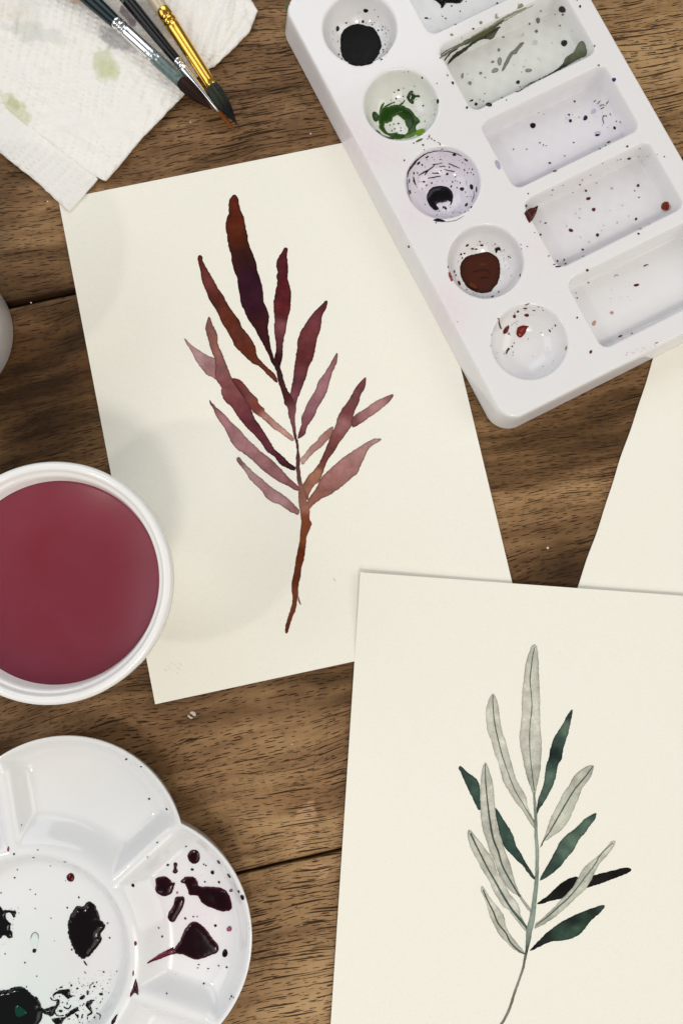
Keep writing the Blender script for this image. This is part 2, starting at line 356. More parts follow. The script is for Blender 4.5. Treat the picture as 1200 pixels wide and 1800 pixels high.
# ------------------------------------------------------------------ paper sheets and the paintings on them
THK = 0.00042
def sheet(name, corners, zf, label, n=70, mods=None):
    """a sheet of thick paper from its four corners (picture points TL, TR, BR, BL); zf(px, py) is the height of its top face"""
    C = np.array(corners, float); u = np.linspace(0, 1, n)
    uu, vv = np.meshgrid(u, u)
    P = (C[0]*((1-uu)*(1-vv))[..., None]+C[1]*(uu*(1-vv))[..., None]+C[2]*(uu*vv)[..., None]+C[3]*((1-uu)*vv)[..., None]).reshape(-1, 2)
    if mods: P = mods(P, uu.ravel(), vv.ravel())
    z = np.array([zf(*p) for p in P]); T = at(P, z)
    B = T.copy(); B[:, 2] -= THK
    org = np.array([*T.mean(0)[:2], 0.0]); N2 = n*n
    I = np.arange(N2).reshape(n, n)
    top = np.stack([I[:-1, :-1], I[1:, :-1], I[1:, 1:], I[:-1, 1:]], -1).reshape(-1, 4)
    ring = np.concatenate([I[0, :-1], I[:-1, -1], I[-1, :0:-1], I[:0:-1, 0]])
    k = len(ring); sv = np.concatenate([T[ring], T[ring]-np.array([0, 0, THK])]); sb = 2*N2
    side = [(sb+i, sb+(i+1) % k, sb+k+(i+1) % k, sb+k+i) for i in range(k)]
    root = empty(name, org, 0, label, 'paper')
    V = np.concatenate([T, B, sv])-org
    me = mesh(name, V, np.concatenate([top, top[:, ::-1]+N2, np.array(side)]).tolist())
    me.materials.append(M['paper']); 
    o = link('paper_sheet', me, None, root)
    return root, org
def wash(name, root, org, zf, loops, stops, edge=0.35, step=2.2, lift=0.00006, rough=1.0, blot=0.0, part=None, seed=1):
    """a watercolour mark: flat film on the paper, pigment colour per vertex, darker where the wash dried at its rim"""
    L = [smooth_loop(p, 1.4, rough=rough, seed=seed+i) for i, p in enumerate(loops)]
    V, T, d = fill(L, step)
    z = np.array([zf(*p) for p in V])+lift; W = at(V, z)-org
    S = np.array([s[0] for s in stops], float); Cc = np.array([s[1] for s in stops], float)
    q = 1/(((V[:, None]-S[None])**2).sum(2)+30)**1.6; c = (q[..., None]*Cc[None]).sum(1)/q.sum(1)[:, None]
    nz = np.array([mnoise.fractal(Vector((p[0]*0.035, p[1]*0.035, seed*2.1)), 1.0, 2.0, 3) for p in V])
    nz2 = np.array([mnoise.noise(Vector((p[0]*0.012, p[1]*0.012, seed*5.3))) for p in V])
    k = 1-edge*np.exp(-d/1.3)+blot*nz+0.25*blot*nz2
    me = mesh(name, W, T, np.clip(c*k[:, None], 0.002, 1))
    o = link(name, me, M['wash'], part or root)
    return o

def wavy(a, sx, sy, seed): return lambda x, y: a*mnoise.noise(Vector((x*sx, y*sy, seed)))
w1 = wavy(0.00022, 0.0042, 0.0042, 3)
def z1(x, y):
    e = max(0.0, 1-(1238-0.216*(x-273)-y)/170.0)
    return 0.00085+w1(x, y)+0.0012*e*e
paper1, org1 = sheet('painting_sheet', [(103, 351), (709.6, 229.5), (917.5, 1098.8), (273, 1238)], z1,
                     'cream sheet painted with a red brown leafy branch, in the middle under the palette')
w3 = wavy(0.00020, 0.004, 0.004, 8)
z3 = lambda x, y: 0.00075+w3(x, y)
def curve3(P, u, v):
    P = P.copy(); P[:, 0] += (1-u)*(1.5*np.sin(np.pi*np.clip(v, 0, 1))+0.8*np.sin(v*23)+0.5*np.sin(v*51)); return P
paper3, org3 = sheet('blank_sheet', [(1200, 470), (1560, 560), (1420, 1260), (962, 1190)], z3,
                     'blank cream sheet at the right edge, tucked under the green leaf painting', mods=curve3)
def z2(x, y):
    e = max(0.0, 1-(y-1006-0.072*(x-633))/260.0); f = max(0.0, 1-(x-633)/200.0)
    return 0.0019+0.0011*e*e*(0.4+0.6*f)+0.0010*e*e*e+wf2(x, y)
wf2 = wavy(0.00022, 0.004, 0.004, 5)
paper2, org2 = sheet('painting_sheet', [(633, 1006), (1415, 1063), (1371, 2105), (560, 2120)], z2,
                     'cream sheet painted with a grey and dark green leafy branch, at the lower right')

# --- painting 1: red brown branch
A, B = Z(280, 320, 1200/440), Z(340, 680, 1200/380)
def pt(f, x, y): return f([(x, y)])[0]
or1, pur, dk = (0.082, 0.020, 0.0075), (0.028, 0.0085, 0.017), (0.040, 0.012, 0.013)
br, brm, rd, rdm = (0.098, 0.029, 0.020), (0.112, 0.034, 0.017), (0.075, 0.013, 0.015), (0.120, 0.045, 0.048)
mv, mvl, mvd, pk, org_, brick = (0.36, 0.170, 0.175), (0.48, 0.27, 0.255), (0.17, 0.065, 0.075), (0.46, 0.25, 0.20), (0.30, 0.115, 0.065), (0.165, 0.042, 0.018)
def redder(c): k = min(1, max(0, (0.24-c[0])/0.10)); return (c[0]*(1+0.12*k), c[1]*(1.0-0.14*k), c[2]*(1.09-0.14*k))
def leaf(loops, stops, **k):
    k['edge'] = min(0.68, k.get('edge', 0.4)+0.12)
    stops = [(p, redder(c)) for p, c in stops]
    return wash('painted_leaf', paper1, org1, z1, loops, stops, **k)
stem_top = A([(540, 850), (560, 905), (565, 930), (570, 960), (585, 1000), (595, 1040), (600, 1065), (613, 1080), (620, 1120), (632, 1160), (640, 1195)])
stem_l = B([(555, 270), (565, 300), (572, 340), (570, 390), (568, 430), (572, 480), (575, 520), (585, 560), (582, 600), (585, 650), (590, 680), (595, 720), (598, 760), (592, 810), (588, 860), (575, 920), (565, 980), (555, 1040), (545, 1090), (545, 1130), (550, 1170), (545, 1210), (530, 1260), (515, 1310), (508, 1360), (513, 1370)])
stem_r = B([(522, 1365), (530, 1340), (545, 1290), (565, 1245), (575, 1190), (580, 1150), (583, 1100), (595, 1050), (600, 1000), (615, 950), (622, 890), (630, 830), (650, 780), (657, 757), (645, 735), (645, 690), (640, 660), (630, 640), (625, 600), (612, 560), (602, 530), (594, 480), (590, 440), (592, 400), (585, 350), (580, 300), (574, 285)])
stem_r2 = A([(655, 1190), (650, 1130), (655, 1080), (630, 1020), (615, 1000), (600, 960), (590, 920), (580, 890), (570, 850)])
wash('painted_stem', paper1, org1, z1, [stem_top+stem_l+stem_r+stem_r2],
     [(pt(A, 560, 900), dk), (pt(A, 600, 1020), (0.075, 0.022, 0.022)), (pt(A, 635, 1120), mvd), (pt(B, 575, 330), (0.10, 0.035, 0.038)), (pt(B, 580, 480), (0.12, 0.045, 0.045)), (pt(B, 600, 590), (0.27, 0.115, 0.085)), (pt(B, 615, 660), (0.33, 0.15, 0.11)), (pt(B, 620, 740), (0.20, 0.055, 0.022)), (pt(B, 605, 850), (0.19, 0.050, 0.020)), (pt(B, 590, 930), (0.12, 0.024, 0.008)), (pt(B, 570, 1050), (0.11, 0.026, 0.012)), (pt(B, 560, 1180), (0.17, 0.046, 0.020)), (pt(B, 520, 1340), (0.13, 0.033, 0.014))], edge=0.4, blot=0.25, seed=3, lift=0.00008)
leaf([B([(580, 1155), (590, 1185), (598, 1210), (592, 1208), (580, 1185)])], [(pt(B, 590, 1190), (0.30, 0.11, 0.06))], step=1.5, rough=0.3)
leaf([A([(358, 60), (372, 68), (380, 88), (383, 110), (390, 135), (405, 165), (412, 210), (424, 255), (428, 295), (445, 335), (462, 380), (472, 430), (488, 480), (497, 530), (500, 575), (520, 620), (526, 660), (520, 700), (528, 745), (533, 790), (545, 830), (556, 862), (556, 885), (540, 870), (525, 835), (508, 800), (493, 770), (470, 730), (455, 700), (430, 665), (410, 625), (392, 585), (385, 540), (378, 500), (372, 460), (358, 425), (348, 380), (343, 345), (330, 300), (326, 260), (317, 220), (322, 180), (332, 145), (332, 105), (340, 78)])],
     [(pt(A, 358, 80), (0.09, 0.020, 0.010)), (pt(A, 358, 160), or1), (pt(A, 370, 235), (0.088, 0.024, 0.008)), (pt(A, 385, 290), (0.060, 0.017, 0.008)), (pt(A, 400, 350), (0.030, 0.011, 0.010)), (pt(A, 425, 470), pur), (pt(A, 450, 590), (0.036, 0.010, 0.020)), (pt(A, 490, 690), dk), (pt(A, 535, 830), dk)], edge=0.62, blot=0.28, seed=5)
leaf([A([(195, 348), (207, 358), (210, 378), (220, 400), (235, 425), (255, 460), (280, 505), (310, 550), (330, 590), (355, 625), (385, 665), (395, 695), (420, 725), (445, 760), (462, 795), (468, 830), (495, 865), (520, 890), (555, 925), (568, 962), (545, 950), (510, 915), (480, 885), (450, 870), (425, 850), (390, 815), (360, 785), (350, 760), (325, 715), (300, 675), (285, 640), (265, 600), (240, 565), (225, 525), (205, 475), (196, 420), (188, 390), (184, 360)])],
     [(pt(A, 196, 370), (0.10, 0.025, 0.015)), (pt(A, 230, 450), (0.125, 0.040, 0.035)), (pt(A, 280, 560), br), (pt(A, 320, 650), brm), (pt(A, 390, 750), (0.10, 0.032, 0.020)), (pt(A, 430, 820), (0.100, 0.030, 0.013)), (pt(A, 520, 910), (0.11, 0.035, 0.018))], edge=0.6, blot=0.35, seed=6)
leaf([A([(607, 312), (616, 322), (612, 350), (615, 380), (618, 420), (615, 455), (622, 490), (632, 530), (630, 570), (628, 610), (620, 640), (612, 670), (608, 705), (598, 745), (592, 790), (590, 840), (580, 880), (572, 900), (560, 880), (552, 845), (560, 800), (555, 750), (550, 700), (553, 660), (548, 610), (548, 575), (556, 530), (565, 480), (562, 450), (568, 430), (560, 400), (568, 365), (585, 340), (597, 318)])],
     [(pt(A, 605, 340), (0.070, 0.014, 0.018)), (pt(A, 590, 420), (0.060, 0.012, 0.017)), (pt(A, 590, 500), (0.095, 0.017, 0.020)), (pt(A, 590, 600), (0.10, 0.018, 0.018)), (pt(A, 588, 640), (0.065, 0.015, 0.016)), (pt(A, 580, 685), (0.14, 0.060, 0.062)), (pt(A, 575, 760), (0.080, 0.030, 0.032)), (pt(A, 570, 860), dk)], edge=0.6, blot=0.55, seed=7)
leaf([A([(803, 567), (805, 580), (797, 610), (780, 640), (778, 680), (768, 720), (755, 755), (748, 800), (735, 850), (715, 890), (705, 930), (690, 970), (675, 1010), (660, 1050), (652, 1080), (640, 1085), (626, 1040), (630, 1000), (640, 950), (645, 900), (652, 850), (660, 800), (662, 760), (680, 710), (695, 690), (715, 655), (745, 620), (775, 590), (797, 568)])],
     [(pt(A, 795, 590), (0.095, 0.028, 0.030)), (pt(A, 745, 660), (0.125, 0.042, 0.045)), (pt(A, 710, 760), (0.13, 0.042, 0.040)), (pt(A, 700, 850), (0.11, 0.032, 0.028)), (pt(A, 670, 930), rdm), (pt(A, 650, 1030), mvd)], edge=0.55, blot=0.25, seed=8)
leaf([A([(850, 820), (854, 835), (850, 865), (838, 895), (825, 925), (815, 965), (800, 1010), (780, 1050), (760, 1080), (745, 1120), (720, 1155), (705, 1180)])+B([(620, 262), (590, 285), (578, 285), (582, 262), (600, 200), (600, 150)])+A([(680, 1160), (685, 1120), (695, 1095), (710, 1060), (735, 1020), (750, 990), (765, 950), (790, 920), (800, 900), (820, 870), (835, 840)])],
     [(pt(A, 840, 850), (0.30, 0.13, 0.13)), (pt(A, 790, 960), mv), (pt(A, 740, 1060), (0.29, 0.135, 0.14)), (pt(A, 700, 1150), (0.21, 0.085, 0.095)), (pt(B, 590, 275), (0.12, 0.045, 0.05))], edge=0.5, blot=0.22, seed=9)
leaf([A([(118, 750), (130, 757), (160, 785), (200, 812), (240, 835), (268, 848), (275, 900), (272, 945), (255, 935), (230, 925), (195, 885), (170, 845), (150, 805), (130, 775)])],
     [(pt(A, 130, 770), mvl), (pt(A, 190, 840), (0.47, 0.29, 0.27)), (pt(A, 245, 890), (0.36, 0.19, 0.175))], edge=0.38, blot=0.25, seed=10)
leaf([A([(238, 645), (245, 650), (255, 680), (270, 710), (280, 740), (280, 770), (290, 800), (305, 830), (318, 865), (332, 900), (350, 940)])+B([(300, 80), (330, 150), (345, 180), (380, 230), (400, 265), (430, 310), (450, 345), (490, 380), (530, 420), (565, 445), (560, 465), (530, 455), (480, 430), (450, 390), (410, 360), (375, 310), (330, 260), (300, 230), (265, 190), (235, 150), (210, 110), (180, 85), (160, 50), (152, 15)])+A([(295, 1000), (298, 985), (280, 960), (268, 925), (270, 880), (265, 845), (250, 810), (240, 775), (230, 740), (222, 700), (230, 665)])],
     [(pt(A, 240, 670), (0.21, 0.10, 0.08)), (pt(A, 265, 790), (0.27, 0.115, 0.085)), (pt(A, 290, 880), (0.25, 0.105, 0.095)), (pt(A, 330, 980), (0.20, 0.075, 0.072)), (pt(B, 220, 90), (0.17, 0.060, 0.058)), (pt(B, 300, 180), (0.105, 0.034, 0.042)), (pt(B, 390, 290), (0.115, 0.036, 0.046)), (pt(B, 450, 380), (0.085, 0.026, 0.036)), (pt(B, 550, 452), (0.045, 0.015, 0.021))], edge=0.5, blot=0.35, seed=11, lift=0.00007)
leaf([A([(350, 950), (380, 945), (405, 965), (425, 990), (450, 1020), (470, 1040), (475, 1060), (500, 1085), (510, 1105), (535, 1125), (560, 1150), (590, 1175)])+B([(520, 245), (545, 270), (558, 290), (550, 300), (520, 285), (490, 260), (450, 235), (410, 200), (370, 165), (330, 140), (305, 95)])],
     [(pt(A, 375, 960), (0.14, 0.042, 0.036)), (pt(A, 430, 1020), (0.19, 0.07, 0.06)), (pt(A, 470, 1080), (0.15, 0.045, 0.03)), (pt(B, 400, 170), (0.36, 0.18, 0.13)), (pt(B, 470, 220), pk), (pt(B, 540, 280), (0.42, 0.23, 0.18))], edge=0.5, blot=0.4, seed=12, lift=0.0001)
leaf([B([(90, 70), (100, 85), (130, 115), (180, 160), (215, 200), (260, 240), (300, 290), (340, 325), (375, 360), (410, 385), (440, 410), (490, 460), (530, 505), (570, 540), (588, 558), (584, 576), (560, 572), (520, 548), (470, 525), (420, 490), (370, 450), (330, 410), (280, 370), (240, 345), (210, 305), (190, 265), (170, 225), (150, 200), (125, 160), (110, 120), (92, 95)])],
     [(pt(B, 100, 95), (0.25, 0.115, 0.11)), (pt(B, 180, 200), mv), (pt(B, 270, 310), (0.37, 0.19, 0.175)), (pt(B, 380, 410), (0.30, 0.14, 0.135)), (pt(B, 470, 480), (0.27, 0.12, 0.12)), (pt(B, 570, 560), (0.22, 0.09, 0.085))], edge=0.48, blot=0.22, seed=13)
leaf([B([(242, 392), (255, 390), (275, 415), (310, 450), (340, 480), (380, 510), (425, 550), (460, 575), (500, 600), (530, 625), (550, 645), (580, 675), (588, 690), (580, 710), (550, 700), (515, 680), (480, 655), (440, 640), (400, 612), (380, 580), (345, 545), (315, 515), (300, 490), (275, 455), (255, 430), (240, 410)])],
     [(pt(B, 250, 405), (0.22, 0.12, 0.12)), (pt(B, 310, 480), (0.42, 0.27, 0.25)), (pt(B, 400, 570), (0.36, 0.19, 0.185)), (pt(B, 470, 620), (0.39, 0.23, 0.215)), (pt(B, 570, 695), (0.32, 0.16, 0.145))], edge=0.5, blot=0.22, seed=14)
leaf([A([(988, 937), (990, 950), (985, 985), (965, 1020), (955, 1060), (935, 1100), (928, 1130)])+B([(885, 165), (885, 200), (860, 240), (840, 270), (810, 310), (780, 360), (750, 400), (730, 440), (720, 470), (710, 500), (690, 530), (668, 550), (650, 575), (640, 600), (632, 630), (618, 590), (605, 552), (620, 520), (640, 490), (670, 460), (700, 420), (720, 375), (740, 330), (755, 290), (770, 250), (790, 210), (800, 170), (820, 130), (840, 100)])+A([(870, 1100), (890, 1070), (905, 1050), (920, 1020), (945, 980), (970, 950)])],
     [(pt(A, 980, 960), (0.17, 0.065, 0.065)), (pt(A, 930, 1050), (0.19, 0.075, 0.072)), (pt(B, 850, 130), (0.17, 0.06, 0.055)), (pt(B, 830, 210), (0.25, 0.11, 0.10)), (pt(B, 770, 310), (0.18, 0.065, 0.055)), (pt(B, 710, 420), (0.17, 0.06, 0.045)), (pt(B, 680, 490), (0.33, 0.15, 0.085)), (pt(B, 630, 560), (0.26, 0.11, 0.07))], edge=0.48, blot=0.3, seed=15, lift=0.00007)
leaf([A([(1120, 1020), (1110, 1018), (1070, 1035), (1030, 1055), (990, 1085), (955, 1105), (928, 1128), (918, 1150), (930, 1175), (960, 1160), (990, 1140), (1025, 1115), (1060, 1090), (1100, 1055), (1120, 1030)])],
     [(pt(A, 1110, 1030), (0.26, 0.11, 0.115)), (pt(A, 1050, 1070), (0.40, 0.21, 0.19)), (pt(A, 980, 1120), (0.34, 0.165, 0.15)), (pt(A, 930, 1150), (0.19, 0.075, 0.07))], edge=0.48, blot=0.22, seed=16, lift=0.00009)
leaf([B([(775, 220), (740, 240), (700, 275), (685, 300), (650, 330), (620, 370), (595, 400), (598, 428), (610, 430), (640, 395), (680, 355), (710, 335), (740, 300), (765, 275)])],
     [(pt(B, 760, 240), (0.33, 0.16, 0.13)), (pt(B, 680, 320), (0.42, 0.23, 0.19)), (pt(B, 600, 420), (0.52, 0.33, 0.27))], edge=0.38, blot=0.22, seed=17)
leaf([B([(1038, 288), (1020, 285), (985, 295), (940, 320), (900, 345), (850, 380), (810, 410), (770, 445), (730, 480), (705, 510), (690, 545), (670, 580), (640, 620), (628, 655), (640, 680), (660, 660), (690, 635), (710, 620), (750, 605), (780, 585), (820, 555), (850, 530), (890, 495), (910, 480), (930, 430), (945, 400), (960, 365), (980, 335), (1010, 315), (1040, 297)])],
     [(pt(B, 1025, 292), (0.50, 0.32, 0.29)), (pt(B, 950, 350), (0.40, 0.215, 0.19)), (pt(B, 850, 440), (0.36, 0.175, 0.15)), (pt(B, 760, 530), (0.31, 0.14, 0.115)), (pt(B, 690, 600), (0.29, 0.12, 0.085)), (pt(B, 640, 660), (0.32, 0.135, 0.085))], edge=0.5, blot=0.22, seed=18)
# faint pencil and a grey thumb smudge on the sheet
wash('pencil_mark', paper1, org1, z1, [stroke(B([(775, 1062), (782, 1070), (788, 1080)]), 1.0)], [((585, 1018), (0.45, 0.45, 0.42))], step=1, rough=0, edge=0)
for dx, dy in ((0, 0), (5, 3), (-6, 4), (9, 9), (2, 12), (-2, 8), (12, 2), (7, 16), (-8, 12)):
    wash('pencil_smudge', paper1, org1, z1, [ell(302+dx*1.3, 1166+dy, 2.2+random.random()*1.8, 1.4, random.random()*90)], [((302, 1170), (0.80, 0.77, 0.65))], step=1.5, rough=0.6, edge=0)

# --- painting 2: grey green branch
C_, E_ = Z(760, 1100, 3.0), Z(760, 1440, 3.0)
pal, pal2, grn, grl, blk = (0.52, 0.505, 0.42), (0.47, 0.465, 0.39), (0.040, 0.075, 0.058), (0.13, 0.19, 0.14), (0.012, 0.010, 0.012)
def leaf2(loop, stops, vein=None, vw=3, vc=(0.10, 0.13, 0.115), pale=True, seed=1, **k):
    if pale: stops = [(p, (c[0]*1.08, c[1]*1.10, c[2]*1.12)) for p, c in stops]
    o = wash('painted_leaf', paper2, org2, z2, [loop], stops, edge=0.42 if pale else 0.55, blot=0.30 if pale else 0.45, seed=seed, rough=0.9, **k)
    if vein is not None:
        wash('painted_vein', paper2, org2, z2, [stroke(vein, np.array(vw)/3.0 if np.ndim(vw) else vw/3.0, 2.0)], [(vein[0], vc), (vein[len(vein)//2], vc)], edge=0.1, blot=0.3, step=1.5, rough=0.4, lift=k.get('lift', 0.00006)+0.00004, part=o, seed=seed)
    return o
def sp(f, *a): return [(pt(f, x, y), c) for (x, y, c) in a]
stem2 = [(535, 880, 10), (535, 900, 14), (540, 960, 16), (543, 1040, 16), (545, 1120, 17), (550, 1170, 18), (550, 1240, 18), (549, 1310, 18), (545, 1370, 20), (537, 1440, 22), (530, 1500, 24), (520, 1560, 28), (508, 1610, 32), (503, 1660, 26), (495, 1710, 14), (487, 1750, 12), (475, 1810, 12), (455, 1870, 12), (430, 1940, 12), (405, 2020, 13), (375, 2080, 12), (355, 2110, 12), (330, 2160, 12)]
sc_ = C_([(a, b) for a, b, _ in stem2])
leaf2(C_([(537, 97), (548, 110), (555, 150), (558, 200), (560, 260), (563, 330), (565, 400), (565, 460), (567, 540), (573, 600), (573, 670), (568, 740), (560, 800), (548, 850), (540, 890), (525, 880), (515, 850), (500, 810), (487, 760), (475, 700), (462, 640), (458, 580), (465, 520), (470, 450), (470, 390), (473, 330), (480, 280), (485, 230), (495, 180), (508, 140), (522, 108)]),
      sp(C_, (535, 120, pal2), (520, 250, (0.50, 0.49, 0.41)), (520, 400, (0.57, 0.55, 0.46)), (515, 600, (0.52, 0.50, 0.43)), (530, 720, (0.46, 0.45, 0.385)), (535, 850, (0.40, 0.40, 0.33))),
      C_([(537, 112), (525, 170), (518, 230), (513, 290), (520, 370), (522, 440), (513, 520), (510, 600), (513, 680), (522, 760), (530, 830), (535, 870)]), [4, 5, 6, 4, 5, 4, 5, 4, 5, 5], seed=21)
leaf2(C_([(318, 357), (330, 375), (342, 405), (350, 450), (358, 510), (370, 570), (385, 610), (400, 670), (415, 720), (430, 780), (450, 830), (475, 870), (492, 905), (500, 950), (515, 990), (535, 1030), (540, 1070), (520, 1050), (495, 1010), (470, 970), (430, 920), (400, 870), (375, 830), (360, 780), (345, 720), (325, 670), (310, 610), (290, 560), (282, 500), (280, 450), (290, 405), (303, 375)]),
      sp(C_, (318, 380, (0.48, 0.46, 0.39)), (310, 480, (0.60, 0.58, 0.49)), (340, 620, pal), (390, 760, (0.50, 0.49, 0.42)), (450, 900, (0.55, 0.53, 0.45)), (520, 1030, pal2)),
      C_([(317, 365), (318, 430), (328, 520), (345, 600), (365, 680), (395, 770), (430, 860), (470, 930), (500, 980), (535, 1035)]), [5, 5, 6, 6, 4, 5, 4, 5], seed=22)
leaf2(C_([(733, 443), (737, 455), (728, 500), (715, 560), (700, 610), (688, 650), (680, 700), (660, 735), (650, 790), (635, 840), (615, 880), (600, 910), (580, 940), (560, 970), (548, 1000), (545, 990), (550, 950), (560, 900), (580, 850), (590, 800), (597, 740), (610, 700), (620, 650), (640, 590), (665, 550), (690, 510), (710, 470)]),
      sp(C_, (730, 460, (0.05, 0.075, 0.06)), (700, 540, grl), (665, 610, (0.05, 0.08, 0.065)), (640, 670, (0.022, 0.036, 0.032)), (625, 740, (0.045, 0.075, 0.062)), (615, 800, (0.09, 0.14, 0.11)), (595, 870, (0.07, 0.11, 0.085)), (555, 980, (0.03, 0.05, 0.042))), pale=False, seed=23)
leaf2(C_([(845, 737), (848, 750), (835, 790), (810, 830), (785, 860), (770, 905), (750, 950), (735, 985), (715, 1030), (680, 1075), (640, 1105), (610, 1125), (585, 1140), (577, 1160), (565, 1170), (575, 1150), (600, 1080), (620, 1020), (640, 980), (665, 930), (690, 880), (720, 840), (740, 800), (780, 760), (820, 737)]),
      sp(C_, (835, 755, pal2), (770, 830, pal), (710, 940, (0.46, 0.46, 0.38)), (650, 1060, pal), (585, 1140, pal2)),
      C_([(843, 742), (800, 800), (750, 860), (700, 940), (660, 1010), (620, 1080), (580, 1140), (572, 1162)]), [5, 6, 7, 8, 8, 6, 5], seed=24)
leaf2(C_([(143, 738), (155, 745), (180, 770), (215, 795), (240, 820), (248, 850), (252, 900), (255, 960), (243, 972), (230, 950), (205, 900), (185, 860), (165, 815), (150, 780), (137, 755)]),
      sp(C_, (150, 755, (0.04, 0.07, 0.055)), (205, 840, (0.055, 0.095, 0.075)), (240, 940, (0.042, 0.075, 0.06))), pale=False, seed=25)
leaf2(C_([(330, 960), (345, 975), (360, 1000), (385, 1040), (405, 1070), (425, 1110), (440, 1160), (465, 1200), (485, 1240), (510, 1280), (540, 1330), (545, 1345), (525, 1330), (500, 1300), (470, 1260), (445, 1240), (410, 1200), (380, 1170), (360, 1130), (345, 1070), (335, 1020), (328, 975)]),
      sp(C_, (340, 985, (0.04, 0.075, 0.06)), (380, 1080, (0.05, 0.09, 0.07)), (430, 1180, (0.035, 0.07, 0.055)), (520, 1310, (0.04, 0.06, 0.05))), pale=False, seed=26)
leaf2(C_([(277, 722), (290, 740), (300, 770), (315, 820), (322, 870), (325, 920), (330, 970), (335, 1030), (345, 1080), (365, 1130), (385, 1200), (410, 1260), (425, 1320), (440, 1370), (470, 1430), (500, 1470), (520, 1500), (518, 1515), (480, 1470), (450, 1425), (410, 1400), (375, 1350), (345, 1300), (325, 1240), (300, 1190), (285, 1140), (265, 1080), (255, 1020), (252, 960), (250, 900), (252, 830), (258, 780), (265, 740)]),
      sp(C_, (277, 760, pal2), (285, 880, (0.54, 0.52, 0.44)), (300, 1020, (0.50, 0.49, 0.42)), (340, 1180, pal), (400, 1330, (0.46, 0.46, 0.39)), (490, 1470, pal2)),
      C_([(277, 730), (278, 800), (283, 870), (290, 940), (300, 1020), (318, 1120), (345, 1190), (365, 1260), (395, 1320), (430, 1380), (460, 1430)]), [4, 6, 7, 9, 10, 10, 8, 9, 9], (0.075, 0.10, 0.09), seed=27, lift=0.0001)
leaf2(C_([(862, 987), (860, 1005), (855, 1020), (840, 1040), (835, 1045), (800, 1095), (770, 1130), (745, 1180), (710, 1220), (680, 1260), (650, 1290), (610, 1320), (565, 1345), (570, 1325), (595, 1280), (625, 1230), (650, 1180), (675, 1135), (710, 1100), (760, 1060), (800, 1020), (840, 995)]),
      sp(C_, (855, 1000, (0.05, 0.085, 0.065)), (800, 1060, (0.08, 0.13, 0.10)), (735, 1130, (0.12, 0.18, 0.135)), (690, 1190, (0.09, 0.14, 0.11)), (640, 1240, (0.05, 0.085, 0.068)), (580, 1330, (0.045, 0.07, 0.055))), pale=False, seed=28)
bk = [(0, 0, blk)]
leaf2(E_([(1045, 265), (1030, 255), (990, 260), (950, 270), (910, 280), (870, 290), (835, 302), (820, 330), (806, 358), (820, 360), (860, 348), (900, 335), (950, 315), (990, 300), (1025, 285), (1045, 272)]), sp(E_, (1000, 275, (0.009, 0.008, 0.008)), (880, 315, (0.012, 0.011, 0.011))), pale=False, seed=29)
leaf2(E_([(550, 445), (575, 425), (610, 400), (640, 370), (680, 335), (720, 312), (755, 303), (770, 315), (760, 345), (740, 370), (715, 395), (690, 415), (650, 425), (610, 435), (570, 448)]), sp(E_, (740, 320, (0.009, 0.008, 0.008)), (600, 420, (0.013, 0.013, 0.012))), pale=False, seed=30)
leaf2(E_([(958, 112), (963, 122), (945, 155), (920, 190), (880, 235), (850, 290), (830, 330), (800, 375), (760, 410), (730, 440), (690, 475), (650, 510), (600, 545), (550, 572), (535, 575), (545, 550), (570, 530), (610, 495), (650, 455), (680, 420), (710, 390), (740, 355), (765, 310), (790, 265), (820, 235), (870, 195), (910, 155), (940, 120)]),
      sp(E_, (955, 118, pal2), (880, 200, (0.50, 0.50, 0.41)), (800, 320, (0.44, 0.44, 0.37)), (700, 440, (0.48, 0.48, 0.40)), (560, 560, (0.40, 0.40, 0.33))),
      E_([(950, 125), (890, 180), (850, 245), (800, 310), (770, 350), (720, 410), (670, 455), (610, 510), (545, 560)]), [4, 5, 6, 5, 6, 8, 9, 8, 5], (0.13, 0.16, 0.14), seed=31, lift=0.0001)
leaf2(E_([(903, 453), (895, 452), (850, 465), (800, 485), (750, 505), (700, 530), (650, 560), (600, 600), (560, 640), (512, 690), (530, 690), (550, 680), (590, 660), (630, 645), (680, 640), (730, 630), (770, 610), (800, 580), (820, 550), (850, 520), (880, 495), (905, 465)]),
      sp(E_, (895, 460, (0.035, 0.05, 0.042)), (830, 480, (0.020, 0.028, 0.025)), (820, 530, (0.035, 0.065, 0.045)), (740, 530, (0.016, 0.022, 0.020)), (750, 590, (0.045, 0.085, 0.06)), (660, 610, (0.038, 0.07, 0.05)), (600, 610, (0.016, 0.022, 0.02)), (530, 682, (0.014, 0.018, 0.017))), pale=False, seed=32)
leaf2(E_([(190, 55), (205, 65), (230, 95), (260, 130), (275, 155), (305, 190), (325, 230), (340, 280), (360, 310), (385, 345), (400, 385), (430, 420), (455, 460), (465, 510), (485, 545), (503, 585), (490, 590), (465, 565), (430, 520), (400, 480), (370, 460), (345, 420), (315, 370), (300, 330), (275, 290), (255, 260), (240, 225), (220, 190), (200, 150), (185, 100), (183, 75)]),
      sp(E_, (195, 70, pal2), (240, 160, (0.57, 0.55, 0.46)), (310, 280, pal), (380, 410, (0.50, 0.49, 0.42)), (480, 560, (0.42, 0.43, 0.36))),
      E_([(200, 75), (225, 130), (255, 190), (290, 260), (330, 330), (375, 410), (420, 480), (470, 540), (500, 580)]), [10, 8, 8, 8, 9, 11, 12, 14, 12], (0.075, 0.105, 0.095), seed=33)
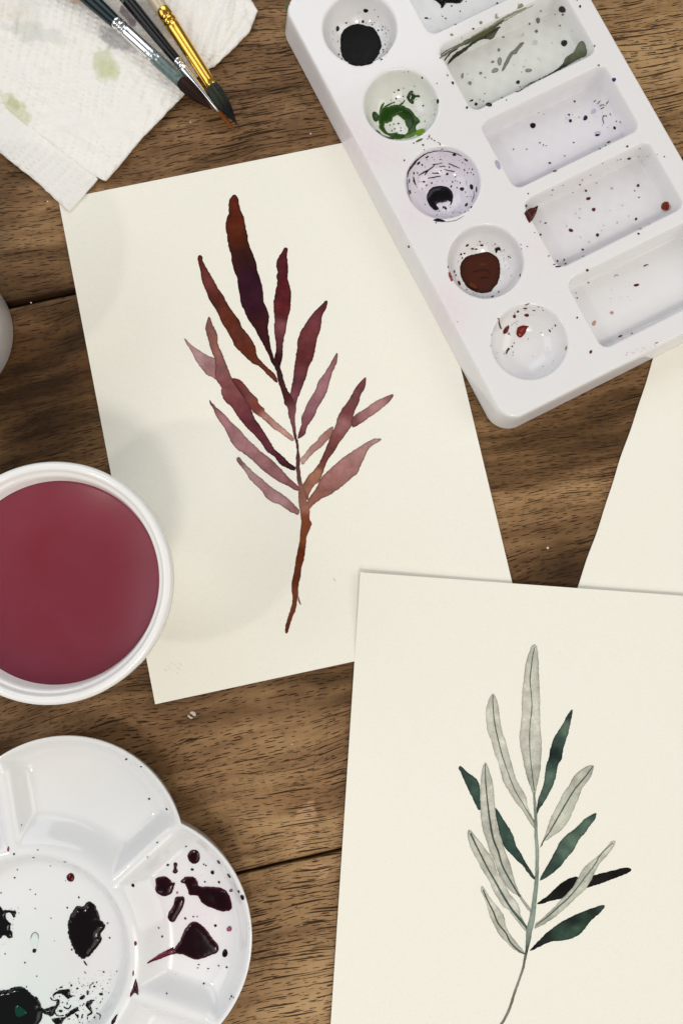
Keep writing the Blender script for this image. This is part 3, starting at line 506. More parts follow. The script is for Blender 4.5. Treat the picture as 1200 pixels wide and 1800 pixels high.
leaf2(E_([(260, 352), (272, 365), (300, 410), (340, 460), (375, 510), (385, 560), (410, 610), (450, 660), (475, 690), (487, 712), (460, 705), (420, 680), (390, 650), (350, 610), (330, 570), (305, 520), (290, 470), (275, 420), (258, 390), (254, 365)]),
      sp(E_, (262, 365, pal2), (310, 460, (0.56, 0.54, 0.45)), (370, 570, pal), (460, 690, pal2)),
      E_([(265, 372), (290, 430), (320, 490), (345, 550), (385, 600), (410, 650), (450, 690), (482, 709)]), [7, 7, 8, 8, 7, 9, 8, 7], (0.07, 0.10, 0.09), seed=34)
wash('painted_stem', paper2, org2, z2, [stroke(sc_, [s[2]/3 for s in stem2], 2.0)],
     [(sc_[0], (0.28, 0.30, 0.25)), (sc_[3], (0.26, 0.31, 0.26)), (sc_[6], (0.27, 0.34, 0.29)), (sc_[9], (0.24, 0.31, 0.26)), (sc_[12], (0.30, 0.36, 0.30)), (sc_[13], (0.22, 0.27, 0.23)), (sc_[14], (0.07, 0.08, 0.07)), (sc_[15], (0.17, 0.18, 0.15)), (sc_[17], (0.27, 0.28, 0.23)), (sc_[20], (0.22, 0.23, 0.19))], edge=0.4, blot=0.3, step=1.8, lift=0.00013, rough=0.6, seed=35)

# ------------------------------------------------------------------ surfaces given by heights: the two palettes
def blur(H, s):
    r = int(3*s)+1; k = np.exp(-0.5*(np.arange(-r, r+1)/s)**2); k /= k.sum()
    for ax in (0, 1):
        Pd = np.pad(H, [(r, r) if a == ax else (0, 0) for a in (0, 1)], mode='edge')
        H = sum(k[i]*np.take(Pd, np.arange(i, i+H.shape[ax]), axis=ax) for i in range(2*r+1))
    return H
class Surf:
    """a height grid in the local frame of a thing"""
    def __init__(s, H, u0, v0, st, loc, rz, zt): s.H, s.u0, s.v0, s.st, s.loc, s.rz, s.zt = H, u0, v0, st, np.array(loc), rz, zt
    def h(s, u, v):
        a = np.clip((u-s.u0)/s.st, 0, s.H.shape[1]-1.001); b = np.clip((v-s.v0)/s.st, 0, s.H.shape[0]-1.001)
        i, j = a.astype(int), b.astype(int); fa, fb = a-i, b-j; H = s.H
        return H[j, i]*(1-fa)*(1-fb)+H[j, i+1]*fa*(1-fb)+H[j+1, i]*(1-fa)*fb+H[j+1, i+1]*fa*fb
    def hit(s, P):
        """picture points -> local points where the line of sight meets the surface"""
        d = rays(P); n = 90; zs = np.linspace(s.zt+0.001, 0.0, n); out = np.zeros((len(P), 3)); done = np.zeros(len(P), bool)
        prev = None
        for z in zs:
            W = CAM+d*((z+s.loc[2]-CAM[2])/d[:, 2])[:, None]; L = to_local(W, s.loc, s.rz); g = L[:, 2]-s.h(L[:, 0], L[:, 1])
            new = (g <= 0) & ~done
            if prev is not None and new.any():
                t = (prev[1][new]/(prev[1][new]-g[new]+1e-12))[:, None]; out[new] = prev[0][new]*(1-t)+L[new]*t
            elif new.any(): out[new] = L[new]
            done |= new; prev = (L, g)
        out[~done] = prev[0][~done]; out[:, 2] = s.h(out[:, 0], out[:, 1])
        return out
    def normal(s, L):
        e = s.st*1.5; hx = (s.h(L[:, 0]+e, L[:, 1])-s.h(L[:, 0]-e, L[:, 1]))/(2*e); hy = (s.h(L[:, 0], L[:, 1]+e)-s.h(L[:, 0], L[:, 1]-e))/(2*e)
        N = np.stack([-hx, -hy, np.ones_like(hx)], 1); return N/np.linalg.norm(N, axis=1)[:, None]
class Paint:
    """marks of paint on a palette: big ones are parts of their own, tiny ones one joined part"""
    def __init__(s, surf, root, clearance=0.00010): s.f, s.root, s.V, s.T, s.C, s.cl = surf, root, [], [], [], clearance
    def one(s, loops, core, edge=None, th=0.0004, soft=2.5, step=2.0, rough=0.0):
        L = [smooth_loop(p, 1.3, rough=rough, seed=i+len(s.V)) for i, p in enumerate(loops)]
        V, T, d = fill(L, step); P = s.f.hit(V); Nn = s.f.normal(P)
        P = P+Nn*(s.cl+th*(1-np.exp(-d/soft)))[:, None]
        e = np.array(edge if edge is not None else core); k = (1-np.exp(-d/3.0))[:, None]
        return P, T, e*(1-k)+np.array(core)*k
    def blot(s, name, loops, core, edge=None, th=0.0004, mat='paint', step=2.2, rough=0.8, soft=2.5):
        P, T, c = s.one(loops, core, edge, th, soft, step, rough); return link(name, mesh(name, P, T, c), M[mat], s.root)
    def speck(s, loop, core, th=0.00012):
        L = np.array(loop, float); P = s.f.hit(np.concatenate([L, L.mean(0)[None]])); N = s.f.normal(P)
        P = P+N*s.cl; P[-1] += N[-1]*th
        n = len(L); b = sum(len(v) for v in s.V); s.V.append(P)
        ar = np.sum(L[:, 0]*np.roll(L[:, 1], -1)-np.roll(L[:, 0], -1)*L[:, 1])
        tri = [(b+(i+1) % n, b+i, b+n) if ar > 0 else (b+i, b+(i+1) % n, b+n) for i in range(n)]
        s.T += tri; s.C.append(np.tile(core, (n+1, 1)))
    def marks(s, conv, sc, items, core, edge=None, th=0.00025):
        for it in items:
            x, y, rx = it[:3]; ry = it[3] if len(it) > 3 else rx; rot = it[4] if len(it) > 4 else 0
            c = it[5] if len(it) > 5 else core; ed = edge if len(it) <= 5 else None
            (X, Y), = conv([(x, y)]); rx, ry = rx/sc, ry/sc
            if max(rx, ry) > 2.6: s.blot('paint_blot', [ell(X, Y, rx, ry, rot, 14, 0.07)], c, ed, th, step=1.6, rough=0.3, soft=1.5)
            else: s.speck(ell(X, Y, max(rx, 0.55), max(ry, 0.55), rot, 8), c)
    def scatter(s, n, poly, core, r0=0.3, r1=1.0, vary=0.4, alt=None):
        poly = np.array(poly, float); lo, hi = poly.min(0), poly.max(0); k = 0
        while k < n:
            q = lo+rng.random(2)*(hi-lo)
            if not inside([poly], q[None])[0]: continue
            r = r0+(r1-r0)*rng.random()**2.5; c = core if alt is None or rng.random() < 0.6 else alt
            s.speck(ell(q[0], q[1], r, r*(0.6+0.5*rng.random()), rng.random()*180, 6), np.array(c)*(1+vary*(rng.random()-0.5))); k += 1
    def finish(s, name='paint_specks'):
        o = link(name, mesh(name, np.concatenate(s.V), s.T, np.concatenate(s.C)), M['dry'], s.root); o['kind'] = 'stuff'

BLK, GRN, CRIM = (0.006, 0.006, 0.007), (0.022, 0.055, 0.008), (0.010, 0.002, 0.004)
# --- rectangular palette
ST = 0.00035; zt = 0.013
o5 = at1(929, 602, zt); o1 = at1(632, 52, zt); vdir = (o1-o5).normalized(); PRZ = math.atan2(vdir.y, vdir.x)-math.pi/2   # local +y runs along the row of round wells
ploc = (o5.x, o5.y, 0.0009)
palette = empty('paint_palette', ploc, PRZ, 'white rectangular plastic palette with round and oblong wells spattered with paint', 'palette')
u0, u1, v0, v1 = -0.0262, 0.0912+0.0022, -0.0282, 0.1750
U = np.arange(u0, u1+ST, ST); Vv = np.arange(v0, v1+ST, ST); UU, VV = np.meshgrid(U, Vv)
def rrect(x, y, x0, x1, y0, y1, r):
    cx, cy = (x0+x1)/2, (y0+y1)/2; qx = np.abs(x-cx)-(x1-x0)/2+r; qy = np.abs(y-cy)-(y1-y0)/2+r
    return np.hypot(np.maximum(qx, 0), np.maximum(qy, 0))+np.minimum(np.maximum(qx, qy), 0)-r
TOPR = (-0.0234, 0.0903, -0.0248, 0.1717, 0.0075)
dout = rrect(UU, VV, *TOPR)
H = np.where(dout <= 0, zt, zt*(1-np.clip(dout/0.0018, 0, 1)))
H = H+0.0005*np.exp(-((UU-0.0890)/0.0009)**2)*(dout < 0)
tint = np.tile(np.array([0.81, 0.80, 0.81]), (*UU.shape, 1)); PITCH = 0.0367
def stain_or_shade(mask, c): tint[:] = tint*(1-mask[..., None])+np.array(c)*mask[..., None]
for k in range(5):
    cv = PITCH*k; r = np.hypot(UU, VV-cv); Rw = 0.0149
    dep = 0.0110*np.clip(1-(r/Rw)**3.4, 0, 1)**0.72; H -= np.where(r < Rw, dep, 0)
    dr = rrect(UU, VV, 0.0245, 0.0815, cv-0.0157, cv+0.0150, 0.0036)
    m = np.clip(-dr/0.0015, 0, 1); H -= 0.0088*m*(1+0.04*(UU-0.05)/0.03)
    stain_or_shade(0.30*np.clip((-dr-0.0015)/0.0012, 0, 1), (0.66, 0.655, 0.67)); stain_or_shade(0.18*(r < Rw), (0.68, 0.68, 0.70))  # grey well floors: paint residue, with recess shade painted into the colour
    nz = 0.75+0.25*np.sin(UU*900+k)*np.sin(VV*700+k*2)
    if k == 4: pass
    if k == 3: stain_or_shade(0.24*(r < Rw)*nz, (0.62, 0.74, 0.45)); stain_or_shade(np.clip(-dr/0.002, 0, 1)*0.62*nz, (0.60, 0.64, 0.57))
    if k == 2: stain_or_shade(0.62*(r < Rw)*nz, (0.68, 0.61, 0.76)); stain_or_shade(np.clip(-dr/0.002, 0, 1)*0.50*nz, (0.68, 0.65, 0.76))
    if k == 1: stain_or_shade(0.08*(r < Rw), (0.75, 0.66, 0.70)); stain_or_shade(np.clip(-dr/0.002, 0, 1)*0.45*nz, (0.69, 0.665, 0.72))
    if k == 4: stain_or_shade(np.clip(-dr/0.002, 0, 1)*0.45*nz, (0.60, 0.655, 0.68))
for (px, py, rr, a) in ((610, 235, 30, 0.42), (655, 270, 34, 0.5), (700, 285, 18, 0.3), (780, 530, 36, 0.45), (800, 560, 30, 0.35), (730, 380, 40, 0.35), (560, 150, 40, 0.2), (950, 440, 40, 0.25), (1010, 690, 40, 0.10), (1130, 600, 40, 0.12)):
    L = to_local(at([(px, py)], zt), ploc, PRZ)[0]; stain_or_shade(a*np.exp(-((UU-L[0])**2+(VV-L[1])**2)/(rr*0.00023)**2)*(0.7+0.3*np.sin(UU*1500)*np.sin(VV*1100)), (0.82, 0.66, 0.74))
H = blur(H, 1.05); H = np.maximum(H, 0.0)
psurf = Surf(H, u0, v0, ST, ploc, PRZ, zt)
lim = 0.0019; keep = dout < lim; keep |= np.roll(keep, 1, 0) | np.roll(keep, -1, 0); keep |= np.roll(keep, 1, 1) | np.roll(keep, -1, 1)
gy, gx = np.gradient(dout, ST); gn = np.maximum(np.hypot(gx, gy), 1e-6); mv_ = np.maximum(dout-lim, 0)
UU = UU-gx/gn*mv_; VV = VV-gy/gn*mv_; H = np.where(dout >= lim, 0.0, H)
ny, nx = UU.shape; I = np.arange(ny*nx).reshape(ny, nx)
kq = keep[:-1, :-1] & keep[:-1, 1:] & keep[1:, 1:] & keep[1:, :-1]
Fq = np.stack([I[:-1, :-1], I[:-1, 1:], I[1:, 1:], I[1:, :-1]], -1)[kq]
used = np.unique(Fq); remap = -np.ones(ny*nx, int); remap[used] = np.arange(len(used))
Vp = np.stack([UU.ravel(), VV.ravel(), H.ravel()], 1)[used]
me = bpy.data.meshes.new('palette_body'); me.vertices.add(len(Vp)); me.vertices.foreach_set('co', Vp.ravel())
Fr = remap[Fq]; me.loops.add(Fr.size); me.loops.foreach_set('vertex_index', Fr.ravel().astype(np.int32))
me.polygons.add(len(Fr)); me.polygons.foreach_set('loop_start', (np.arange(len(Fr))*4).astype(np.int32)); me.update(); me.validate()
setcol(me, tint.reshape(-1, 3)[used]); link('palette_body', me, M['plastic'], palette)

PP = Paint(psurf, palette)
Wa, Wc, Wd, Re, Rf = Z(560, 0, 7.5), Z(690, 240, 6.6667), Z(770, 380, 5.0), Z(740, 0, 3.75), Z(900, 240, 4.0)
Q2, Q3, Q4 = Z(480, 0, 3.0), Z(700, 0, 2.4), Z(680, 360, 2.3077)
PP.blot('paint_pool', [Wa([(290, 480), (320, 410), (390, 350), (480, 318), (560, 318), (620, 340), (690, 350), (740, 390), (780, 450), (815, 530), (830, 610), (800, 680), (805, 705), (760, 760), (710, 830), (640, 860), (560, 872), (470, 868), (400, 840), (330, 780), (295, 700), (285, 600)])], (0.0085, 0.0085, 0.009), BLK, 0.0011, 'dry', soft=5)
PP.marks(Wa, 7.5, [(620, 140, 32, 28), (248, 378, 24, 34), (582, 285, 18, 20), (362, 302, 14, 12), (783, 400, 14, 10), (705, 325, 10, 8), (525, 292, 8, 8), (785, 218, 7, 9), (825, 785, 18, 9, -30), (850, 655, 12, 8), (852, 683, 9, 9), (265, 720, 10, 12), (303, 778, 12, 8, 30), (885, 438, 6, 10), (832, 395, 8, 12), (845, 352, 7, 10), (683, 295, 7, 8), (252, 547, 7, 9), (185, 420, 5, 8), (735, 300, 8, 6), (800, 345, 6, 5), (880, 372, 6, 6), (920, 402, 6, 9), (875, 590, 10, 7), (805, 770, 9, 7), (738, 128, 6, 9), (525, 235, 6, 5), (525, 167, 6, 5), (620, 305, 6, 6), (905, 690, 8, 8)], BLK)
PP.scatter(55, Wa([(640, 280), (900, 330), (960, 560), (900, 760), (780, 840), (860, 620), (820, 480), (740, 370)]), (0.03, 0.035, 0.03), 0.3, 0.8)
PP.scatter(16, Wa([(170, 400), (280, 450), (270, 700), (330, 800), (220, 720), (160, 560)]), (0.03, 0.035, 0.03), 0.3, 0.8)
ring = Q2([(560, 600), (575, 575), (610, 560), (650, 553), (690, 560), (720, 580), (745, 605), (772, 640), (752, 670), (757, 690), (720, 712), (680, 730), (640, 735), (600, 715), (565, 685), (553, 640)])
hole = Q2([(583, 660), (595, 650), (622, 640), (635, 615), (665, 613), (690, 632), (700, 662), (712, 690), (692, 708), (650, 700), (612, 702), (590, 682)])
PP.blot('paint_pool', [ring, hole], (0.014, 0.048, 0.006), (0.045, 0.11, 0.012), 0.0005, rough=2.2, step=1.8)
PP.blot('paint_blot', [stroke(Q2([(640, 595), (690, 590), (730, 620), (735, 660), (715, 690)]), [5, 8, 9, 8, 4])], (0.006, 0.022, 0.004), (0.012, 0.04, 0.006), 0.0009, rough=0.8, step=1.8)
PP.blot('paint_blot', [stroke(Q2([(548, 690), (575, 715), (610, 728), (640, 733)]), [1.5, 3, 3, 1.5])], (0.008, 0.028, 0.006), rough=0.4)
PP.blot('paint_blot', [Q2([(702, 515), (708, 500), (718, 482), (735, 478), (746, 500), (768, 500), (772, 512), (748, 516), (738, 548), (716, 538)])], (0.016, 0.050, 0.014), rough=0.5)
PP.blot('paint_blot', [stroke(Q2([(565, 600), (570, 565), (585, 540)]), [3, 5, 2])], (0.03, 0.085, 0.012), rough=1)
PP.blot('paint_blot', [stroke(Q2([(585, 565), (615, 548), (640, 540)]), [2, 3, 2])], (0.035, 0.09, 0.012), rough=1)
PP.blot('paint_blot', [stroke(Q2([(660, 560), (685, 540), (692, 528)]), [4, 3, 1])], (0.03, 0.085, 0.012), rough=1)
PP.blot('paint_blot', [stroke(Q2([(690, 725), (730, 712), (765, 690)]), [6, 7, 4])], (0.09, 0.19, 0.01), (0.11, 0.24, 0.02), rough=1)
PP.marks(Q2, 3, [(538, 615, 17, 27, -20, (0.018, 0.055, 0.012)), (775, 697, 26, 17, -30, (0.17, 0.33, 0.01)), (770, 740, 18, 6, -25, (0.06, 0.15, 0.01))], GRN)
PP.marks(Q2, 3, [(660, 475, 6), (687, 465, 3), (638, 487, 4), (685, 508, 4), (648, 520, 5), (790, 558, 5), (868, 535, 6, 12), (785, 410, 5, 6), (712, 378, 3), (660, 652, 5), (635, 655, 4), (640, 680, 4), (790, 765, 5), (745, 455, 3), (690, 380, 2), (800, 640, 3), (850, 605, 3), (862, 440, 3), (740, 755, 4), (755, 748, 4), (545, 690, 4), (820, 720, 4), (835, 733, 3), (850, 742, 4), (878, 760, 3, 5), (615, 660, 4), (625, 690, 4), (672, 690, 4), (672, 675, 4, 3)], (0.012, 0.03, 0.008))
PP.scatter(60, Q2([(560, 560), (640, 480), (720, 500), (800, 560), (790, 660), (720, 740), (600, 730), (560, 660)]), (0.02, 0.06, 0.012), 0.3, 0.9)
PP.scatter(25, Q2([(760, 560), (860, 520), (855, 640), (790, 720), (770, 660)]), (0.05, 0.09, 0.04), 0.25, 0.7)
VIO = (0.010, 0.007, 0.014)
PP.blot('paint_pool', [Wc([(400, 690), (420, 640), (460, 600), (520, 580), (580, 580), (640, 595), (685, 635), (705, 690), (700, 750), (685, 800), (668, 805), (676, 765), (640, 762), (580, 775), (525, 785), (512, 808), (540, 850), (500, 866), (460, 842), (420, 790), (400, 740)])], (0.006, 0.005, 0.007), (0.02, 0.012, 0.02), 0.0008, rough=0.5, soft=4)
for p, wd in (([(170, 480), (183, 410), (230, 340), (290, 270), (380, 205), (480, 172), (580, 168), (680, 180), (760, 205), (810, 230)], [1.3, 3.6, 3.8, 2.2, 1.7, 1.5, 1.2, 1.1, 1.4, 1.0]), ([(168, 500), (175, 600), (190, 690), (215, 765)], [1.1, 1, 1, .7]),
              ([(460, 330), (520, 320), (580, 310)], [2, 1.6, 1]), ([(300, 460), (360, 420), (420, 390), (490, 335)], [1, 2.4, 2.2, 1.5]), ([(375, 455), (385, 430), (410, 400)], [1, 2.5, 3]), ([(650, 315), (700, 335), (785, 370)], [1.4, 1.9, 1]),
              ([(600, 385), (660, 400), (722, 410)], [1, 1.4, 2]), ([(460, 432), (520, 430), (580, 425)], [1.4, 2.2, 1.4]), ([(410, 490), (470, 480), (560, 465)], [1.5, 1.8, 1.5]), ([(540, 350), (615, 352)], [1.2, 1.6]), ([(240, 470), (250, 530), (268, 575)], [1.2, 3.2, 1]),
              ([(955, 640), (945, 710), (922, 768)], [.6, 1.1, .8]), ([(500, 995), (620, 1000), (740, 980), (830, 930)], [.8, .8, .8, .6])):
    PP.blot('paint_blot', [stroke(Wc(p), wd)], VIO, (0.018, 0.012, 0.026), 0.00012, rough=0.7, step=1.6)
PP.marks(Wc, 6.667, [(720, 212, 22, 16), (858, 275, 26, 10, 40), (300, 312, 24, 12, -45), (400, 240, 22, 10, -35), (343, 332, 10, 12), (245, 430, 8, 18), (288, 428, 6, 14), (200, 650, 11, 26, -15), (192, 520, 6, 28), (362, 530, 16, 12), (455, 545, 10, 12), (395, 572, 9, 12), (637, 440, 19, 13, -30), (700, 532, 7, 14), (683, 585, 10, 15, 20), (752, 600, 9, 8), (810, 615, 25, 22), (922, 590, 22, 31, -15), (980, 620, 8, 34), (862, 800, 15, 23, 25), (920, 828, 8, 16, 35), (852, 652, 7, 7), (875, 425, 8, 10), (840, 390, 8, 12, -30), (932, 383, 7, 10), (915, 425, 6, 8), (945, 445, 6, 10), (815, 305, 7, 7), (845, 885, 10, 7, -30), (515, 920, 8, 7), (376, 797, 7, 7), (135, 280, 11, 10), (505, 1012, 9, 7), (577, 145, 11, 6), (735, 473, 6, 9), (732, 518, 7, 6), (757, 525, 5, 7), (787, 545, 6, 14), (862, 530, 5, 6), (865, 555, 4, 5), (915, 705, 5, 5), (872, 705, 7, 6), (280, 593, 5, 5), (263, 656, 5, 5), (302, 530, 5, 5), (327, 530, 5, 5), (343, 613, 7, 6), (578, 522, 6, 6), (521, 527, 4, 4), (565, 400, 10, 5), (558, 268, 12, 6), (662, 358, 8, 12), (485, 272, 6, 5), (460, 243, 6, 5), (400, 270, 6, 5), (376, 356, 7, 5), (590, 830, 8, 18, 10), (615, 840, 14, 22, -30), (545, 875, 7, 7), (785, 895, 6, 6), (685, 940, 5, 4), (710, 890, 7, 5), (885, 872, 6, 6), (775, 277, 4, 4), (850, 325, 5, 4), (895, 378, 5, 6), (350, 100, 10, 11, 0, (0.05, 0.11, 0.02)), (367, 155, 6, 6, 0, (0.05, 0.11, 0.02))], VIO)
PP.blot('paint_blot', [Wc([(470, 980), (510, 962), (560, 965), (610, 990), (620, 1000), (560, 995), (500, 992)])], VIO)
PP.scatter(90, Wc(ell(590, 560, 370, 370, 0, 20, 0)), (0.05, 0.04, 0.07), 0.25, 0.75)
PP.scatter(30, Wc([(420, 850), (700, 800), (760, 900), (640, 950), (480, 910)]), (0.05, 0.045, 0.08), 0.25, 0.7)
for p in ([(395, 35), (440, 15), (470, 45)], [(520, 65), (548, 80), (557, 108)], [(425, -20), (440, -5)]):
    PP.blot('paint_blot', [stroke(Wc(p), [.8, .7, .5])], (0.012, 0.012, 0.01), th=0.00006, rough=0.3)
RB = (0.060, 0.012, 0.007)
PP.blot('paint_pool', [Wd([(190, 470), (195, 420), (240, 360), (310, 335), (380, 322), (430, 313), (480, 335), (520, 370), (540, 430), (540, 520), (520, 590), (480, 640), (455, 668), (390, 678), (320, 665), (260, 630), (215, 570), (195, 520)])], (0.060, 0.015, 0.008), (0.030, 0.010, 0.007), 0.0011, 'dry', soft=5)
for p, wd, c in (([(290, 500), (330, 495), (380, 485), (430, 490), (450, 520)], [2, 3, 3, 3, 2], (0.040, 0.008, 0.006)), ([(350, 450), (380, 430), (425, 430)], [5, 6, 3], (0.075, 0.022, 0.008)), ([(260, 610), (300, 630), (330, 650)], [6, 9, 5], (0.11, 0.026, 0.007)), ([(360, 560), (400, 550), (440, 560)], [2, 3, 2], (0.03, 0.007, 0.005))):
    L = smooth_loop(Wd(p), 1.5, closed=False); V, T, d = fill([stroke(Wd(p), wd)], 1.6); P = psurf.hit(V); P = P+psurf.normal(P)*(0.00128+0.00025*(1-np.exp(-d/1.5)))[:, None]
    link('paint_ridge', mesh('paint_ridge', P, T, np.tile(c, (len(V), 1))), M['dry'], palette)
PP.blot('paint_blot', [Wd([(500, 322), (495, 290), (515, 275), (540, 275), (547, 302), (525, 300), (510, 328)])], (0.022, 0.008, 0.010))
PP.marks(Wd, 5, [(380, 255, 15, 10), (252, 257, 15, 9, -40), (363, 222, 7, 7), (300, 287, 12, 9), (330, 290, 14, 7), (198, 335, 10, 9), (228, 328, 10, 7, -30), (210, 368, 6, 10), (618, 355, 8, 6), (632, 363, 8, 4, 50), (475, 706, 14, 6, -20), (530, 667, 8, 6), (248, 647, 6, 5), (780, 267, 6, 5), (497, 245, 9, 4, -50), (307, 677, 4, 4), (172, 397, 4, 4), (545, 570, 4, 4), (640, 523, 4, 4)], (0.022, 0.007, 0.008))
PP.marks(Wd, 5, [(140, 488, 8, 13), (182, 588, 12, 21, -25), (152, 520, 6, 10), (718, 520, 5, 16, 15), (85, 447, 4, 12)], (0.11, 0.012, 0.012))
PP.blot('paint_blot', [stroke(Wd([(90, 490), (105, 530), (122, 568)]), [2, 5, 4])], (0.13, 0.014, 0.014), (0.3, 0.06, 0.06))
PP.scatter(60, Wd([(200, 300), (320, 180), (480, 220), (640, 300), (640, 480), (560, 460), (520, 330), (300, 310)]), (0.03, 0.014, 0.014), 0.3, 0.8)
PP.scatter(20, Wd([(230, 640), (330, 690), (480, 690), (420, 740), (280, 710)]), (0.03, 0.014, 0.014), 0.3, 0.7)
RED = (0.21, 0.022, 0.012); DRED = (0.11, 0.010, 0.012)
PP.blot('paint_blot', [Wd([(685, 1010), (695, 980), (740, 960), (795, 968), (778, 985), (768, 1015), (750, 1045), (720, 1065), (690, 1050)])], RED, DRED, 0.0006)
PP.blot('paint_blot', [Wd([(565, 1015), (580, 985), (612, 958), (622, 962), (618, 990), (600, 1025), (575, 1035)])], (0.13, 0.022, 0.014), DRED, 0.0005)
for p, wd in (([(530, 897), (535, 950), (552, 990)], [1.2, 2.6, 2.8]), ([(760, 782), (778, 775), (800, 767)], [1.2, 1.8, .7]), ([(622, 1162), (603, 1185), (594, 1210)], [4.2, 3.4, 2.4]), ([(700, 920), (660, 940), (635, 965)], [.5, .5, .5])):
    PP.blot('paint_blot', [stroke(Wd(p), wd)], DRED, rough=0.4, step=1.6)
PP.marks(Wd, 5, [(617, 1033, 7, 11), (775, 870, 23, 13), (667, 880, 14, 17, 25), (698, 838, 13, 9, -30), (762, 810, 20, 6), (838, 828, 13, 5), (648, 1145, 8, 8), (664, 1115, 6, 6), (978, 1007, 8, 14, -35), (1027, 960, 6, 12, -30), (878, 797, 9, 4), (787, 1080, 5, 5), (901, 1024, 4, 4), (523, 900, 7, 5), (670, 850, 5, 4), (765, 826, 4, 3), (918, 826, 9, 3, 40), (910, 800, 4, 3), (685, 948, 4), (632, 1045, 4), (578, 1210, 4), (655, 1196, 5), (653, 1222, 5, 3), (520, 1200, 3), (500, 1250, 3), (465, 1042, 4, 7), (1000, 985, 3, 6), (955, 1155, 3), (1010, 1272, 3), (918, 1320, 6, 3), (830, 1232, 4, 2), (458, 1140, 3, 8), (168, 930, 4)], DRED)
PP.marks(Wd, 5, [(1122, 1160, 9, 19, 12)], (0.42, 0.24, 0.05))
PP.scatter(20, Wd([(700, 780), (920, 780), (900, 840), (700, 960), (640, 980)]), DRED, 0.25, 0.6)
# oblong wells
PP.blot('paint_pool', [Re([(90, -10), (100, 10), (125, 30), (130, 55), (150, 45), (165, 25), (190, 20), (220, 25), (260, 20), (275, 0), (270, -20)])], BLK, th=0.0006, rough=1.2)
PP.marks(Re, 3.75, [(33, 120, 13, 6, 5), (200, 40, 6, 6), (160, 122, 6, 5, -40), (500, 22, 8, 6), (225, 162, 7, 4), (140, 108, 5, 4), (255, 75, 4, 6), (60, 125, 3), (295, 10, 4)], (0.008, 0.009, 0.011))
PP.scatter(40, Re([(0, 0), (480, -60), (440, 40), (120, 200), (30, 170)]), (0.06, 0.07, 0.08), 0.25, 0.6)
OLV, OLD = (0.14, 0.155, 0.085), (0.010, 0.012, 0.008)
PP.blot('paint_pool', [Re([(175, 428), (190, 385), (230, 345), (290, 310), (350, 265), (420, 230), (480, 190), (520, 172), (500, 205), (475, 250), (450, 262), (420, 255), (380, 268), (340, 293), (290, 335), (250, 365), (220, 385), (190, 415)])], (0.012, 0.014, 0.009), (0.05, 0.055, 0.032), 0.0004, rough=1.2)
PP.blot('paint_blot', [Re([(430, 228), (480, 200), (515, 178), (495, 210), (470, 250), (448, 255), (425, 250)])], (0.11, 0.12, 0.08), (0.05, 0.055, 0.03), 0.0008, rough=0.4)
for p, wd, c in (([(120, 385), (200, 330), (300, 275), (400, 225)], [2, 4, 5, 3], (0.17, 0.18, 0.12)), ([(280, 290), (380, 235), (470, 180), (545, 130)], [5, 9, 8, 3], (0.10, 0.11, 0.055)), ([(330, 245), (440, 185), (560, 110), (690, 50)], [2, 4, 4, 1.5], (0.30, 0.31, 0.23)), ([(150, 400), (190, 350), (240, 320)], [2, 3, 2], (0.06, 0.065, 0.045)), ([(125, 370), (150, 345), (185, 325)], [1, 2, 1], (0.08, 0.085, 0.06)), ([(400, 215), (500, 165), (570, 125)], [1, 1.5, 1], (0.2, 0.2, 0.14)), ([(145, 345), (200, 315), (260, 285), (350, 235)], [1, 1.2, 1, .8], (0.13, .135, .1)), ([(520, 150), (620, 95), (740, 30)], [1, 2, 1], (0.38, 0.38, 0.31))):
    PP.blot('paint_blot', [stroke(Re(p), wd)], c, th=0.00008, rough=1.4, step=1.8, mat='dry')
PP.blot('paint_blot', [Re([(630, 57), (640, 40), (657, 22), (672, 38), (650, 52)])], (0.36, 0.36, 0.22), (0.20, 0.21, 0.11), 0.0001)
PP.blot('paint_blot', [Re([(485, 120), (488, 95), (498, 92), (500, 108), (515, 118)])], (0.42, 0.42, 0.30), (0.28, 0.29, 0.17), 0.0001)
def graded(name, loop, stops, th=0.0003):
    V, T, d = fill([smooth_loop(loop, 1.3, rough=0.7)], 2.0); P = psurf.hit(V); P = P+psurf.normal(P)*(0.0001+th*(1-np.exp(-d/2.5)))[:, None]
    S = np.array([q[0] for q in stops]); Cc = np.array([q[1] for q in stops]); q = 1/(((V[:, None]-S[None])**2).sum(2)+20)**1.6
    c = (q[..., None]*Cc[None]).sum(1)/q.sum(1)[:, None]*(1-0.45*np.exp(-d/1.2))[:, None]; link(name, mesh(name, P, T, c), M['paint'], palette)
graded('paint_pool', Re([(618, 607), (650, 595), (680, 570), (720, 545), (800, 510), (880, 465), (930, 420), (950, 380), (1000, 345), (1040, 280), (1070, 275), (1087, 320), (1088, 362), (1040, 387), (980, 422), (920, 457), (850, 492), (760, 538), (690, 578), (640, 606)]),
       sp(Re, (690, 570, OLD), (800, 515, OLD), (880, 475, (0.02, 0.022, 0.014)), (930, 440, (0.035, 0.04, 0.022)), (1000, 390, (0.12, 0.135, 0.08)), (1050, 310, (0.19, 0.21, 0.14)), (1060, 360, (0.13, 0.15, 0.09)), (960, 400, (0.08, .09, .055))))
GL, GLE = (0.36, 0.37, 0.33), (0.14, 0.15, 0.12)
PP.blot('paint_blot', [Re([(530, 468), (545, 420), (580, 355), (620, 320), (650, 285), (677, 282), (640, 330), (625, 355), (600, 365), (570, 420), (545, 460)])], (0.25, 0.27, 0.22), (0.12, 0.13, 0.10), 0.0001, rough=0.5)
